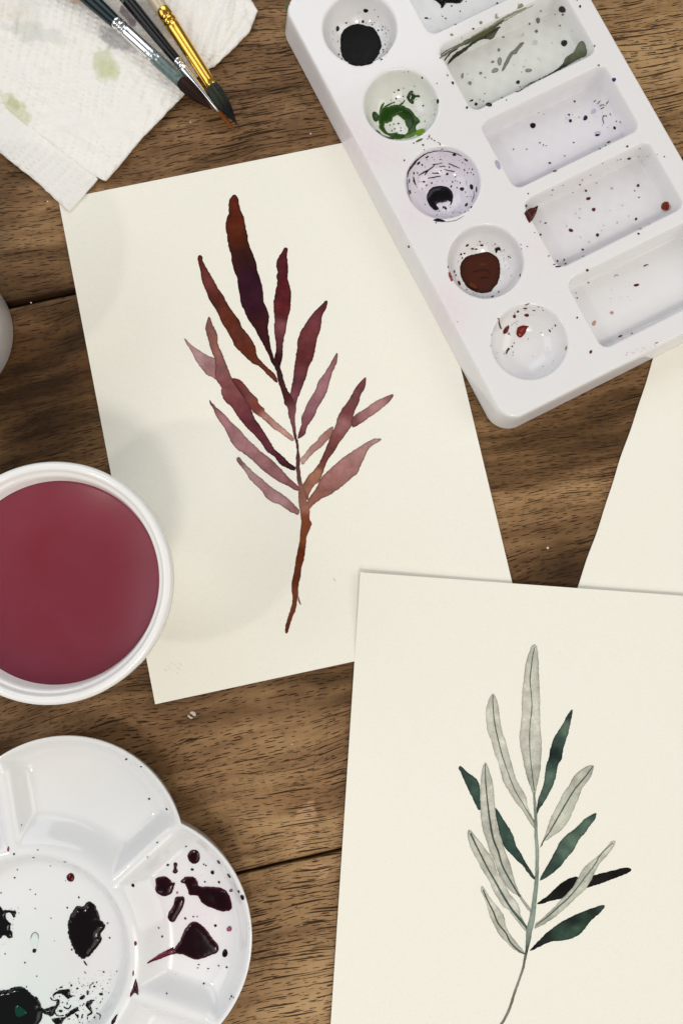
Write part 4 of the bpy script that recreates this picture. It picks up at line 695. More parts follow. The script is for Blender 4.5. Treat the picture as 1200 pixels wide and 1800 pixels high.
PP.marks(Re, 3.75, [(515, 405, 15, 26, 5), (485, 465, 25, 14, -30), (320, 548, 11, 14), (705, 465, 22, 13, -10), (510, 330, 9, 13, 20), (470, 408, 12, 8, -10), (390, 483, 11, 9), (270, 500, 8, 18, 10), (675, 440, 7, 5), (660, 475, 5, 5)], GL, GLE, 0.00008)
PP.marks(Re, 3.75, [(768, 135, 14, 19), (757, 207, 10, 11), (712, 158, 8, 9), (540, 245, 9, 7), (787, 72, 6, 7), (912, 170, 7, 7), (420, 512, 6, 5)], (0.20, 0.21, 0.19), (0.10, 0.11, 0.09), 0.0001)
PP.marks(Re, 3.75, [(668, 230, 8, 14, 25), (750, 280, 14, 18, 20), (813, 140, 5), (862, 284, 6), (772, 387, 9, 6), (305, 488, 5, 7), (338, 525, 5, 5), (610, 428, 5), (785, 400, 5), (935, 355, 4), (445, 357, 6, 4), (685, 400, 5, 4), (990, 203, 7, 3)], (0.52, 0.53, 0.49), None, 0.00005)
PP.marks(Re, 3.75, [(928, 63, 23, 22), (940, 285, 20, 23), (636, 542, 13, 13), (445, 690, 22, 13), (360, 687, 11, 10), (330, 663, 14, 6, -25), (530, 645, 5, 5), (300, 710, 7, 10, 30), (207, 547, 7, 12, -30), (173, 497, 4, 8, -30), (1045, 43, 8, 9), (342, 190, 8, 6), (408, 668, 4, 4), (385, 657, 4, 3), (108, 668, 7, 15), (1142, 303, 5, 7), (932, 97, 7, 6), (650, 572, 4, 3), (102, 552, 3), (418, 618, 4), (560, 660, 5, 4), (880, 95, 5, 3, -40), (1025, 3, 4)], (0.012, 0.015, 0.011), (0.03, 0.035, 0.026))
PP.marks(Re, 3.75, [(392, 150, 11, 10), (200, 230, 10, 8), (265, 250, 5, 4), (640, 30, 4, 6)], (0.36, 0.36, 0.20), (0.18, 0.19, 0.09), 0.0001)
PP.scatter(70, Re([(180, 520), (260, 440), (820, 60), (1000, 60), (1060, 260), (900, 420), (600, 580), (330, 700)]), (0.45, 0.46, 0.42), 0.25, 0.7)
PP.scatter(30, Re([(110, 350), (150, 330), (230, 300), (200, 370), (140, 400)]), (0.06, 0.065, 0.05), 0.25, 0.6)
BLU = (0.016, 0.012, 0.055)
PP.marks(Q3, 2.4, [(566, 530, 13, 11), (910, 540, 6, 7), (742, 428, 4, 5), (540, 630, 3, 3), (595, 603, 4, 3), (637, 688, 6, 4), (658, 722, 9, 4, -15), (738, 602, 4, 3), (935, 515, 3, 3), (885, 600, 9, 3, -25), (484, 630, 3), (610, 612, 3), (622, 615, 3, 2), (700, 658, 3), (590, 475, 2), (612, 482, 2), (918, 512, 3), (892, 482, 3), (875, 490, 3), (848, 628, 4, 3), (872, 614, 3)], (0.010, 0.009, 0.014))
PP.marks(Q3, 2.4, [(787, 498, 9, 11, 20), (724, 510, 7, 7), (718, 484, 5, 4), (843, 275, 5, 3), (838, 570, 10, 5, -10), (760, 495, 2.5)], BLU)
PP.marks(Q3, 2.4, [(908, 336, 8, 9)], (0.045, 0.025, 0.20)); PP.marks(Q3, 2.4, [(822, 470, 13, 9, -40), (840, 562, 13, 9)], (0.48, 0.47, 0.64), None, 0.00005)
PP.marks(Q3, 2.4, [(418, 695, 9, 20, -25)], (0.52, 0.50, 0.62), (0.34, 0.32, 0.46), 0.00006)
for p in ([(865, 486), (860, 500), (866, 524)], [(822, 430), (832, 422)], [(838, 440), (850, 425)], [(846, 450), (858, 442), (870, 446)], [(852, 460), (866, 452)], [(862, 492), (872, 488)], [(875, 440), (885, 425)]):
    PP.blot('paint_blot', [stroke(Q3(p), [1.2, 1.6, .7])], (0.012, 0.010, 0.022), th=0.00006, rough=0.5, step=1.2)
PP.scatter(45, Q3([(820, 400), (890, 420), (930, 500), (900, 580), (860, 540), (700, 520), (700, 480)]), (0.03, 0.025, 0.06), 0.3, 0.8)
MAR = (0.085, 0.020, 0.026)
PP.blot('paint_pool', [Rf([(83, 540), (110, 510), (150, 498), (180, 488), (165, 540), (140, 585), (118, 607), (100, 575)])], (0.085, 0.018, 0.014), (0.06, 0.012, 0.012), 0.0004)
PP.blot('paint_blot', [ell(*pt(Rf, 1078, 493), 9.0, 8.6, 10, 14, .05)], (0.45, 0.20, 0.17), (0.6, 0.42, 0.4), 0.00005)
PP.blot('paint_blot', [Rf([(1042, 490), (1060, 465), (1095, 460), (1103, 490), (1095, 515), (1065, 520), (1045, 508)])], (0.14, 0.020, 0.008), (0.20, 0.03, 0.014), 0.0006)
PP.marks(Rf, 4, [(533, 437, 16, 12, -20), (570, 514, 13, 14), (410, 660, 16, 13, 15), (597, 693, 12, 12), (882, 345, 10, 11), (516, 382, 9, 9), (493, 795, 9, 8), (868, 580, 8, 11, 20), (818, 155, 13, 8), (806, 70, 9, 8)], (0.13, 0.035, 0.045), (0.07, 0.015, 0.022), 0.00015)
PP.marks(Rf, 4, [(697, 365, 10, 9)], (0.5, 0.36, 0.38), (0.2, 0.08, 0.09), 0.0001)
PP.marks(Rf, 4, [(888, 428, 6, 5), (858, 382, 5, 5), (232, 609, 10, 5), (195, 691, 9, 9), (195, 600, 5, 4), (316, 875, 8, 7), (362, 868, 5, 9, 25), (372, 894, 9, 4), (293, 900, 9, 4), (255, 840, 3, 9, 30), (110, 402, 6, 5), (473, 338, 6, 6), (63, 790, 4), (104, 773, 5, 4), (1066, 142, 5, 5), (156, 675, 4), (60, 760, 3, 6, -30), (1016, 125, 3), (497, 842, 8, 3, -20), (590, 328, 6, 3), (893, 85, 6, 3), (950, 140, 4, 3), (885, 140, 4, 2), (760, 160, 5, 4), (735, 165, 4, 3), (632, 188, 5, 3)], (0.016, 0.012, 0.015))
PP.marks(Rf, 4, [(320, 915, 22, 5), (525, 940, 11, 9, -20), (885, 684, 9, 8), (282, 376, 6, 5), (95, 488, 9, 9, -30), (490, 305, 5, 4), (548, 270, 5, 4), (356, 343, 5, 3), (425, 394, 4), (274, 410, 5, 3)], (0.08, 0.015, 0.02))
PP.marks(Rf, 4, [(898, 650, 12, 4, -5)], (0.45, 0.16, 0.08)); PP.marks(Rf, 4, [(735, 606, 6, 9), (475, 510, 6, 6), (470, 573, 8, 7), (380, 630, 7, 6), (772, 485, 7, 5), (538, 740, 6, 6), (625, 662, 5, 5), (443, 541, 7, 5), (687, 522, 5, 4), (961, 615, 12, 3), (640, 625, 7, 4), (478, 708, 6, 5), (815, 560, 5, 6)], (0.46, 0.45, 0.46), None, 0.00005)
PP.scatter(110, Rf([(260, 560), (440, 440), (820, 470), (860, 640), (420, 820), (260, 760)]), (0.52, 0.51, 0.52), 0.25, 0.7)
PP.scatter(50, Rf([(180, 470), (860, 100), (960, 80), (1040, 330), (960, 200), (500, 320)]), (0.12, 0.08, 0.08), 0.25, 0.6)
for p, wd in (([(712, 985), (732, 972), (745, 980)], [.6, 1, .5]), ([(920, 915), (938, 904), (955, 902)], [1.5, 2.6, 1])):
    PP.blot('paint_blot', [stroke(Rf(p), wd)], DRED, th=0.00008, rough=0.3, step=1.4)
PP.marks(Q4, 2.3077, [(1010, 326, 11, 6, -10), (945, 533, 10, 3, -20), (992, 522, 4, 3), (815, 316, 4, 3), (825, 597, 5, 8, 20), (1018, 118, 4), (1092, 560, 6, 2, -20)], DRED)
PP.marks(Q4, 2.3077, [(910, 438, 8, 6), (838, 480, 7, 11, 40)], (0.62, 0.40, 0.33), (0.42, 0.18, 0.12), 0.0001)
PP.marks(Q4, 2.3077, [(770, 458, 4, 4), (88, 170, 4, 5), (770, 378, 3.5, 3), (765, 358, 3, 2)], (0.012, 0.012, 0.014))
PP.scatter(40, Q4([(850, 330), (1000, 300), (1010, 420), (900, 430)]), (0.30, 0.29, 0.29), 0.25, 0.7)
PP.scatter(26, Q4([(945, 605), (1090, 560), (1115, 565), (1040, 600), (960, 620)]), (0.50, 0.22, 0.20), 0.3, 1.0)
PP.scatter(14, Q4([(430, 720), (460, 715), (450, 735), (780, 590), (850, 600), (830, 640)]), (0.4, 0.33, 0.33), 0.25, 0.7)
PP.finish()
# a green smudge on the palette's far corner
PP2 = Paint(psurf, palette)
PP2.blot('paint_blot', [[(500, 14), (503, 9), (508, 6), (510, 8), (505, 13), (502, 18)]], (0.04, 0.14, 0.04), th=0.00005, rough=0.6, step=1.3)

# --- round flower-shaped palette
PZ = 0.0150; floc = (-0.1145, -0.1660, 0.0); AOFF = R(41.5)
flower = empty('flower_palette', floc, 0, 'round white flower shaped palette with dark crimson and black paint blots', 'palette')
def petal(th):
    ph = (th-AOFF) % R(60)-R(30); a, rho = 0.0374, 0.0451
    return a*np.cos(ph)+np.sqrt(rho**2-(a*np.sin(ph))**2), ph
def flower_h(X, Y):
    r = np.hypot(X, Y); th = np.arctan2(Y, X); Rm, ph = petal(th); dd = r*np.sin(R(30)-np.abs(ph)); rin = 0.0372
    def st(x): x = np.clip(x, 0, 1); return x*x*(3-2*x)
    rimz = PZ; floor = 0.0052
    tO = np.clip((Rm-r-0.0016)/0.0118, 0, 1); tD = np.clip((dd-0.0007)/0.0080, 0, 1); tI = np.clip((r-rin-0.0010)/0.0130, 0, 1)
    fo, fd, fi = 1-(1-tO)**2.2, st(tD), st(tI)
    # ridges: the dividers and the ring stand a little lower than the rim
    zr = np.minimum(rimz, PZ-0.0022*np.clip((Rm-r)/0.006, 0, 1))
    well = np.minimum(np.minimum(fo, fd), fi)
    well = 1/(1/np.maximum(fo, 1e-3)**4+1/np.maximum(fd, 1e-3)**4+1/np.maximum(fi, 1e-3)**4-2)**0.25
    zp = zr-(zr-floor)*np.clip(well, 0, 1)
    tc = np.clip((rin-r)/0.0055, 0, 1); zc = (PZ-0.0022)-(PZ-0.0022-0.0062)*st(tc)
    z = np.where(r < rin, zc, zp)
    return z
FS = 0.0004; ext = 0.086; G = np.arange(-ext, ext+FS, FS); GX, GY = np.meshgrid(G, G)
FH = blur(flower_h(GX, GY), 1.3); fsurf = Surf(FH, -ext, -ext, FS, floc, 0, PZ)
nth, nr = 720, 190; th = np.linspace(0, 2*np.pi, nth, endpoint=False)
Rm, _ = petal(th); t = np.linspace(0.0, 1, nr); RRr = (t[:, None]*(Rm-0.0008)[None]); XX, YY = RRr*np.cos(th), RRr*np.sin(th)
ZZ = fsurf.h(XX.ravel(), YY.ravel()).reshape(XX.shape); ZZ[-1] = np.maximum(ZZ[-1], PZ-0.0005)
rings = [np.stack([XX, YY, ZZ], -1)]
for dr, z in ((-0.0002, PZ-0.0001), (0.0, PZ-0.0006), (-0.0001, PZ-0.0016), (-0.0012, PZ-0.0024), (-0.0026, 0.006), (-0.0038, 0.0012), (-0.0046, 0.0), (-0.012, 0.0006)):
    rr = Rm+dr; rings.append(np.stack([rr*np.cos(th), rr*np.sin(th), np.full(nth, z)], -1)[None])
Vf = np.concatenate(rings); m_ = Vf.shape[0]; I = np.arange(m_*nth).reshape(m_, nth)
Fq = np.stack([I[:-1], I[1:], np.roll(I[1:], -1, 1), np.roll(I[:-1], -1, 1)], -1).reshape(-1, 4)
ft = np.tile(np.array([0.80, 0.81, 0.82]), (m_*nth, 1)); Vf = Vf.reshape(-1, 3)
def fst(px, py, r, a, c):
    L = to_local(at([(px, py)], 0.006), floc, 0)[0]; k = a*np.exp(-((Vf[:, :2]-L[:2])**2).sum(1)/(r*0.00023)**2); ft[:] = ft*(1-k[:, None])+np.array(c)*k[:, None]
fst(80, 1770, 95, 0.5, (0.62, 0.76, 0.72)); fst(150, 1690, 60, 0.3, (0.75, 0.66, 0.70)); fst(340, 1600, 75, 0.35, (0.80, 0.66, 0.72)); fst(160, 1450, 120, 0.3, (0.70, 0.74, 0.78)); fst(110, 1345, 60, .3, (0.78, 0.73, 0.68)); fst(60, 1655, 40, 0.12, (0.65, 0.76, 0.72))
me = mesh('palette_body', Vf, Fq, ft); link('palette_body', me, M['plastic'], flower)
FP = Paint(fsurf, flower); Zp, Zq, Zr = Z(0, 1270, 2.6087), Z(0, 1500, 4.8), Z(0, 1280, 3.5294)
CE = (0.045, 0.004, 0.012)
def fb(pts, **k): FP.blot('paint_blot', [Zp(pts)], CRIM, CE, k.pop('th', 0.0006), rough=k.pop('rough', 0.5), **k)
fb(ell(890, 615, 29, 32, 0, 14, 0.03)); fb([(715, 745), (716, 715), (755, 705), (780, 720), (790, 733), (803, 735), (795, 765), (785, 785), (755, 797), (725, 785), (712, 765)])
fb([(828, 730), (850, 708), (885, 708), (905, 725), (915, 750), (960, 752), (1020, 760), (1050, 790), (1063, 830), (1060, 858), (1020, 866), (970, 850), (930, 830), (905, 795), (870, 790), (860, 762), (850, 742)], rough=0.9)
fb([(770, 895), (775, 870), (795, 840), (805, 802), (830, 797), (847, 805), (840, 845), (820, 880), (800, 912), (780, 912)])
fb([(800, 1035), (825, 1000), (850, 945), (885, 913), (920, 925), (950, 955), (975, 990), (1000, 1020), (1000, 1050), (960, 1070), (900, 1087), (840, 1065), (790, 1055)], rough=0.9)
FP.blot('paint_blot', [stroke(Zp([(800, 1045), (760, 1060), (720, 1080), (690, 1095), (677, 1105)]), [13, 10, 9, 5, 2])], (0.17, 0.018, 0.045), (0.07, 0.006, 0.02), 0.0003)
fb([(797, 646), (808, 642), (815, 652), (810, 668), (817, 682), (805, 693), (792, 685), (798, 668)])
FP.marks(Zp, 2.6087, [(882, 674, 8, 6), (975, 687, 9, 9), (1005, 732, 6, 6), (610, 747, 8, 8), (1032, 1058, 12, 20, 15), (1112, 802, 8, 14, -15), (1050, 703, 5, 13, -35), (1003, 640, 6, 11, -35), (988, 931, 7, 6), (940, 730, 5, 4), (770, 653, 7, 5), (935, 650, 4, 4), (935, 1197, 5, 5), (1003, 1115, 4, 4), (1040, 1122, 5, 5), (955, 1128, 5, 3), (744, 981, 5, 5), (728, 942, 4, 4), (912, 1110, 5, 3), (854, 568, 4, 4), (945, 655, 4), (887, 890, 4), (1095, 775, 4, 8, -20), (765, 1243, 4), (907, 1125, 5, 2), (685, 350, 5, 5), (765, 397, 4, 6, -30), (722, 550, 4), (677, 617, 6, 5, 0, (0.5, 0.5, 0.48)), (580, 168, 6, 4), (648, 202, 5, 3), (1062, 1256, 4, 6), (1072, 1262, 3), (1055, 1268, 3), (175, 584, 4, 3), (66, 603, 5), (100, 470, 3), (235, 897, 3), (163, 853, 3), (25, 1060, 3), (116, 1101, 4), (170, 1163, 3)], CRIM)
FP.marks(Zp, 2.6087, [(850, 898, 6, 6), (622, 1013, 6, 12), (612, 1150, 4, 12, 5), (40, 580, 5, 12, 10), (363, 802, 4, 5)], (0.16, 0.015, 0.035))
FP.marks(Zp, 2.6087, [(1060, 770, 8, 8), (1052, 946, 12, 13), (813, 780, 6, 6), (905, 890, 4), (495, 920, 5, 5)], (0.42, 0.14, 0.22), (0.16, 0.03, 0.06), 0.0001)
FP.marks(Zp, 2.6087, [(325, 710, 17, 21, -15)], (0.075, 0.004, 0.008), (0.05, 0.003, 0.006), 0.0005)
for (x, y) in ((640, 1120), (700, 1080), (740, 1010)): pass
FP.blot('paint_blot', [Zp([(622, 1175), (632, 1205), (635, 1248), (618, 1240), (600, 1258), (598, 1245), (610, 1215)])], (0.030, 0.006, 0.014), (0.06, 0.01, 0.025))
FP.blot('paint_blot', [Zq([(940, 1430), (960, 1390), (995, 1355), (972, 1420), (945, 1450)])], CRIM)
FP.blot('paint_pool', [Zq([(575, 620), (590, 540), (630, 470), (660, 440), (700, 450), (730, 415), (765, 410), (800, 430), (825, 480), (850, 560), (885, 600), (880, 640), (855, 680), (860, 730), (830, 780), (800, 820), (760, 860), (710, 890), (680, 880), (640, 840), (610, 770), (580, 700)])], (0.006, 0.004, 0.005), (0.012, 0.006, 0.009), 0.0010, rough=2.0, soft=5)
FP.blot('paint_blot', [Zq([(705, 905), (720, 912), (740, 945), (725, 942)])], (0.05, 0.01, 0.03), rough=0.4)
FP.blot('paint_pool', [Zq([(-20, 460), (40, 475), (90, 480), (130, 485), (140, 505), (118, 548), (98, 505), (62, 505), (50, 540), (70, 570), (95, 590), (95, 640), (110, 690), (105, 715), (70, 715), (40, 690), (0, 720), (-25, 730)])], BLK, th=0.0006, rough=2.2)
FP.blot('paint_pool', [Zq([(-30, 1180), (30, 1155), (90, 1140), (150, 1120), (220, 1140), (270, 1190), (330, 1230), (350, 1290), (365, 1310), (420, 1300), (470, 1280), (490, 1230), (510, 1260), (480, 1310), (460, 1360), (430, 1375), (365, 1350), (355, 1400), (320, 1450), (250, 1500), (-30, 1500)])], (0.006, 0.007, 0.007), BLK, 0.0009, rough=1.6, soft=4)
V, T, d = fill([smooth_loop(Zq([(140, 1290), (165, 1270), (200, 1290), (238, 1330), (190, 1362), (150, 1355)]), 1.3)], 2.0); P = fsurf.hit(V); P[:, 2] += 0.00108+0.0002*(1-np.exp(-d/2))
link('paint_blot', mesh('paint_blot', P, T, np.tile((0.006, 0.045, 0.030), (len(V), 1))), M['paint'], flower)
for pts in ([(470, 1170), (520, 1150), (590, 1150), (600, 1195), (640, 1205), (610, 1212), (570, 1225), (530, 1190), (490, 1185), (450, 1205)], [(440, 1400), (500, 1385), (560, 1380), (540, 1410), (520, 1440), (470, 1440)], [(730, 1290), (745, 1245), (795, 1235), (770, 1280), (785, 1330), (770, 1340)]):
    FP.blot('paint_blot', [Zq(pts)], BLK, th=0.0003, rough=1.6, step=1.8)
for p, wd in (([(560, 1375), (620, 1335), (662, 1308)], [6, 8, 7]), ([(815, 1345), (850, 1370), (840, 1398)], [2, 2, 1.2]), ([(430, 1215), (450, 1240), (490, 1235)], [2.5, 1.5, 3]), ([(540, 1295), (580, 1310), (600, 1280)], [2, 3, 1.5]), ([(690, 1390), (700, 1355)], [3, 2]), ([(740, 1370), (780, 1340)], [3, 4]), ([(640, 1350), (665, 1385)], [2, 3]), ([(600, 1120), (608, 1105)], [3, 3.5]), ([(505, 1133), (530, 1125)], [2, 2.6]), ([(460, 1340), (490, 1370), (545, 1365)], [3, 1.4, 1.6]), ([(760, 1140), (765, 1110), (785, 1098)], [1.6, 1.2, 1])):
    FP.blot('paint_blot', [stroke(Zq(p), wd)], BLK, th=0.0002, rough=1.2, step=1.6)
FP.marks(Zq, 4.8, [(697, 1215, 29, 14, -35), (742, 1175, 10, 22), (855, 1187, 18, 11), (798, 1123, 10, 9), (515, 1330, 16, 12), (530, 1258, 6), (570, 1270, 7), (710, 1270, 7), (655, 1140, 12, 8), (920, 1175, 5), (867, 1228, 5), (850, 1255, 5, 10, 25), (740, 1390, 6, 12), (660, 1375, 8, 18), (800, 1385, 7, 12, 30), (765, 1300, 8), (820, 1310, 6), (675, 1425, 8, 4), (925, 1065, 6, 3), (785, 1163, 4), (988, 995, 8, 4, -40), (875, 1000, 6, 10, 15), (720, 1005, 12, 4, 50), (665, 1055, 4), (912, 1095, 5, 4), (605, 1115, 9, 9)], BLK)
FP.marks(Zq, 4.8, [(150, 138, 6), (127, 205, 8), (258, 305, 6), (302, 345, 6), (428, 106, 5), (570, 458, 8), (668, 370, 6, 10), (212, 922, 6), (47, 850, 5), (433, 547, 5), (927, 712, 8), (12, 333, 7), (227, 1125, 6), (315, 1035, 5), (300, 465, 4), (462, 738, 4), (555, 230, 4), (285, 35, 10, 4), (550, 72, 12, 3, 20), (610, 770, 7, 10), (608, 812, 8, 8), (672, 805, 4)], (0.010, 0.006, 0.008))
FP.marks(Zq, 4.8, [(295, 745, 28, 62)], (0.66, 0.76, 0.72), (0.70, 0.78, 0.75), 0.00004)
FP.blot('paint_blot', [stroke(Zq([(262, 722), (272, 685), (300, 668), (325, 688), (327, 722)]), [.5, 1.3, 1.6, 1.3, .5])], (0.13, 0.20, 0.18), rough=0.3, th=0.0001, step=1.3)
FP.marks(Zq, 4.8, [(293, 820, 18, 18)], (0.006, 0.012, 0.010))
FP.scatter(130, Zq([(420, 1130), (620, 1080), (800, 1070), (900, 1150), (860, 1300), (820, 1440), (600, 1440), (440, 1400)]), (0.010, 0.011, 0.011), 0.3, 1.5)
FP.scatter(40, Zq([(650, 1040), (900, 960), (1000, 1000), (900, 1180), (700, 1120)]), (0.05, 0.055, 0.05), 0.25, 0.7)
FP.scatter(24, Zq([(95, 460), (160, 460), (170, 520), (110, 570), (115, 700), (60, 800), (0, 780), (90, 720)]), (0.05, 0.06, 0.06), 0.25, 0.9)
FP.scatter(60, Zp([(720, 560), (1100, 700), (1130, 1000), (1000, 1280), (700, 1180), (640, 900)]), (0.25, 0.14, 0.18), 0.25, 0.7)
FP.scatter(30, Zr([(100, 280), (700, 150), (1050, 560), (700, 760), (200, 700)]), (0.5, 0.5, 0.52), 0.25, 0.7)
FP.scatter(10, Zp([(1125, 900), (1150, 920), (1145, 960), (1130, 930)]), (0.35, 0.42, 0.5), 0.3, 0.9)
FP.finish()

# ------------------------------------------------------------------ tubs
def lathe(name, prof, n=160, cols=None):
    th = np.linspace(0, 2*np.pi, n, endpoint=False); V = np.array([[r*math.cos(a), r*math.sin(a), z] for r, z in prof for a in th])
    k = len(prof); I = np.arange(k*n).reshape(k, n)
    Fq = np.stack([I[:-1], np.roll(I[:-1], -1, 1), np.roll(I[1:], -1, 1), I[1:]], -1).reshape(-1, 4)
    return mesh(name, V, Fq, cols if cols is not None else np.tile((0.86, 0.86, 0.85), (len(V), 1)))
def rprof(pts, step=0.0006):
    P = smooth_loop([(x*1000, y*1000) for x, y in pts], step*1000, closed=False)/1000; return [tuple(p) for p in P]
tub = empty('water_tub', (-0.0940, -0.0278, 0.0), 0, 'white round plastic tub full of murky wine red paint water', 'tub', 'plastic tubs on the left side')
outer = [(0.0, 0.0004), (0.0245, 0.0004), (0.0258, 0.002), (0.0340, 0.050), (0.0352, 0.0545), (0.0385, 0.0548), (0.0392, 0.0556), (0.0393, 0.0588), (0.0388, 0.0598), (0.0378, 0.0602), (0.0367, 0.0599), (0.0362, 0.0592), (0.0360, 0.0583), (0.0353, 0.0581), (0.0348, 0.0577), (0.0343, 0.0560), (0.0337, 0.0530), (0.0312, 0.040), (0.0263, 0.012), (0.0245, 0.0050), (0.0205, 0.0024), (0.0, 0.0022)]
link('tub_wall', lathe('tub_wall', outer), M['plastic'], tub)
wp = [(0.0, 0.0024), (0.0203, 0.0026), (0.0243, 0.0052), (0.0261, 0.0122), (0.0310, 0.040), (0.03345, 0.0524), (0.0336, 0.0531), (0.0330, 0.0528), (0.0, 0.0527)]
link('paint_water', lathe('paint_water', wp), M['water'], tub)
cb = at1(-98, 592, 0)
cup = empty('water_tub', (cb.x, cb.y, 0.0), 0.6, 'second white plastic tub, only its lower side showing at the left edge', 'tub', 'plastic tubs on the left side')
link('tub_wall', lathe('tub_wall', [(0.0, 0.0004), (0.0282, 0.0004), (0.0292, 0.0016), (0.0318, 0.030), (0.0338, 0.052), (0.0350, 0.0550), (0.0420, 0.0556), (0.0428, 0.0566), (0.0430, 0.0588), (0.0424, 0.0600), (0.0405, 0.0602), (0.0345, 0.0592), (0.0325, 0.0560), (0.0300, 0.020), (0.0285, 0.006), (0.0250, 0.0026), (0.0, 0.0022)]), M['plastic'], cup)

# ------------------------------------------------------------------ paper towel: folded sheets with embossed dots
towel = empty('paper_towel', tuple(at1(190, 120, 0)), 0, 'crumpled folded white paper towel with green and grey paint stains under the brushes', 'paper towel')
tloc = np.array(towel.location)
def towel_part(name, loop, base, puff, stains, dot_dir, seed, dots=1.0, step=2.0, rim=3.0, creases=(), skirt=0.0009, ribs=0.0002):
    Lp = np.array(loop, float); Lr = np.concatenate([np.linspace(Lp[i], Lp[(i+1) % len(Lp)], max(1, int(np.linalg.norm(Lp[(i+1) % len(Lp)]-Lp[i])/2.0)), endpoint=False) for i in range(len(Lp))])
    Lr = np.array([q+0.9*np.array([mnoise.fractal(Vector((q[0]*0.09, q[1]*0.09, seed)), 1.0, 2.0, 3), mnoise.fractal(Vector((q[0]*0.09, q[1]*0.09, seed+8)), 1.0, 2.0, 3)]) for q in Lr])
    V, T, d = fill([Lr], step)
    h = np.zeros(len(V)); ca, sa = math.cos(R(dot_dir)), math.sin(R(dot_dir))
    for i, (x, y) in enumerate(V):
        n1 = mnoise.fractal(Vector((x*0.013, y*0.013, seed)), 1.0, 2.0, 3); n2 = mnoise.noise(Vector((x*0.05, y*0.05, seed+4)))
        n3 = abs(mnoise.noise(Vector((x*0.022+y*0.01, y*0.03-x*0.012, seed+9))))
        a, b = x*ca+y*sa, -x*sa+y*ca; a += 11*mnoise.noise(Vector((x*0.012, y*0.012, seed+2))); b += 9*mnoise.noise(Vector((x*0.014, y*0.014, seed+7)))
        fa, fb = (a/15.0) % 1-0.5, ((b+(int(a//15) % 2)*4.5)/9.0) % 1-0.5
        dot = math.exp(-(fa*15/2.7)**2-(fb*9/2.5)**2)*dots*max(0, 0.75+0.9*mnoise.noise(Vector((x*0.016, y*0.016, seed+1))))
        h[i] = base+puff*(1-math.exp(-d[i]/rim))*(0.75+0.5*n1)+0.00040*n2-1.9*ribs*n3+0.00045*abs(mnoise.noise(Vector((x*0.03-y*0.022, x*0.011+y*0.013, seed+15))))+0.00072*dot
        for (x1, y1, x2, y2, hh, wd) in creases:
            L2 = (x2-x1)**2+(y2-y1)**2; tt = min(1, max(0, ((x-x1)*(x2-x1)+(y-y1)*(y2-y1))/L2)); dd = math.hypot(x-x1-tt*(x2-x1), y-y1-tt*(y2-y1)); h[i] += hh*math.exp(-(dd/wd)**2)
    W = at(V, h)-tloc
    c = np.tile(np.array([0.875, 0.858, 0.825]), (len(V), 1))
    for (sx, sy, rx, ry, rot, a, cc) in stains:
        dx, dy = V[:, 0]-sx, V[:, 1]-sy; cr, sr = math.cos(R(rot)), math.sin(R(rot)); ux, uy = (dx*cr+dy*sr)/rx, (-dx*sr+dy*cr)/ry
        nz = np.array([mnoise.fractal(Vector((x*0.07, y*0.07, 3.3)), 1.0, 2.0, 4) for x, y in V]); q = np.sqrt(ux**2+uy**2)+0.45*nz
        k = a*np.clip((1.15-q)/0.45, 0, 1); k = (k*(0.8+0.2*np.clip((q-0.6)/0.3, 0, 1)))[:, None]; c = c*(1-k)+np.array(cc)*k
    # rim turned down to the layer below
    B = [i for i in range(len(V)) if d[i] < 1e-3]
    E = {}
    for t in T:
        for i in range(3):
            e = (int(t[i]), int(t[(i+1) % 3])); E[e] = 1
    be = [e for e in E if (e[1], e[0]) not in E]; idx = {}; W2 = list(W); C2 = list(c); Fs = [tuple(int(q) for q in t) for t in T]
    for a_, b_ in be:
        for q in (a_, b_):
            if q not in idx: idx[q] = len(W2); w_ = W[q].copy(); w_[2] -= skirt; W2.append(w_); C2.append(c[q])
        Fs.append((b_, a_, idx[a_], idx[b_]))
    me = mesh(name, W2, Fs, np.array(C2)); return link(name, me, M['towel'], towel)
gr_, gy_, pu_, wa_ = (0.50, 0.53, 0.26), (0.30, 0.29, 0.31), (0.13, 0.06, 0.12), (0.55, 0.56, 0.52)
towel_part('under_sheet', [(-40, 150), (20, 170), (70, 220), (120, 262), (165, 305), (173, 314), (158, 330), (140, 352), (122, 372), (104, 356), (90, 343), (60, 315), (30, 292), (0, 268), (-40, 235)], 0.0017, 0.0008, [(10, 230, 50, 40, 30, 0.18, (0.66, 0.68, 0.70))], 40, 2, dots=1.2, skirt=0.0006)
towel_part('fold', [(300, -40), (360, -40), (425, -30), (432, -14), (453, 18), (438, 56), (408, 86), (375, 117), (340, 130), (310, 60)], 0.0017, 0.0006, [(440, 50, 30, 12, -45, 0.15, (0.66, 0.66, 0.66))], -50, 5, dots=0.5, creases=((418, -30, 430, 22, 0.0007, 4), (430, 22, 380, 95, 0.0007, 4), (436, 30, 392, 90, -0.0004, 3), (425, -5, 452, 18, 0.0004, 3)), ribs=0.0006, skirt=0.0006)
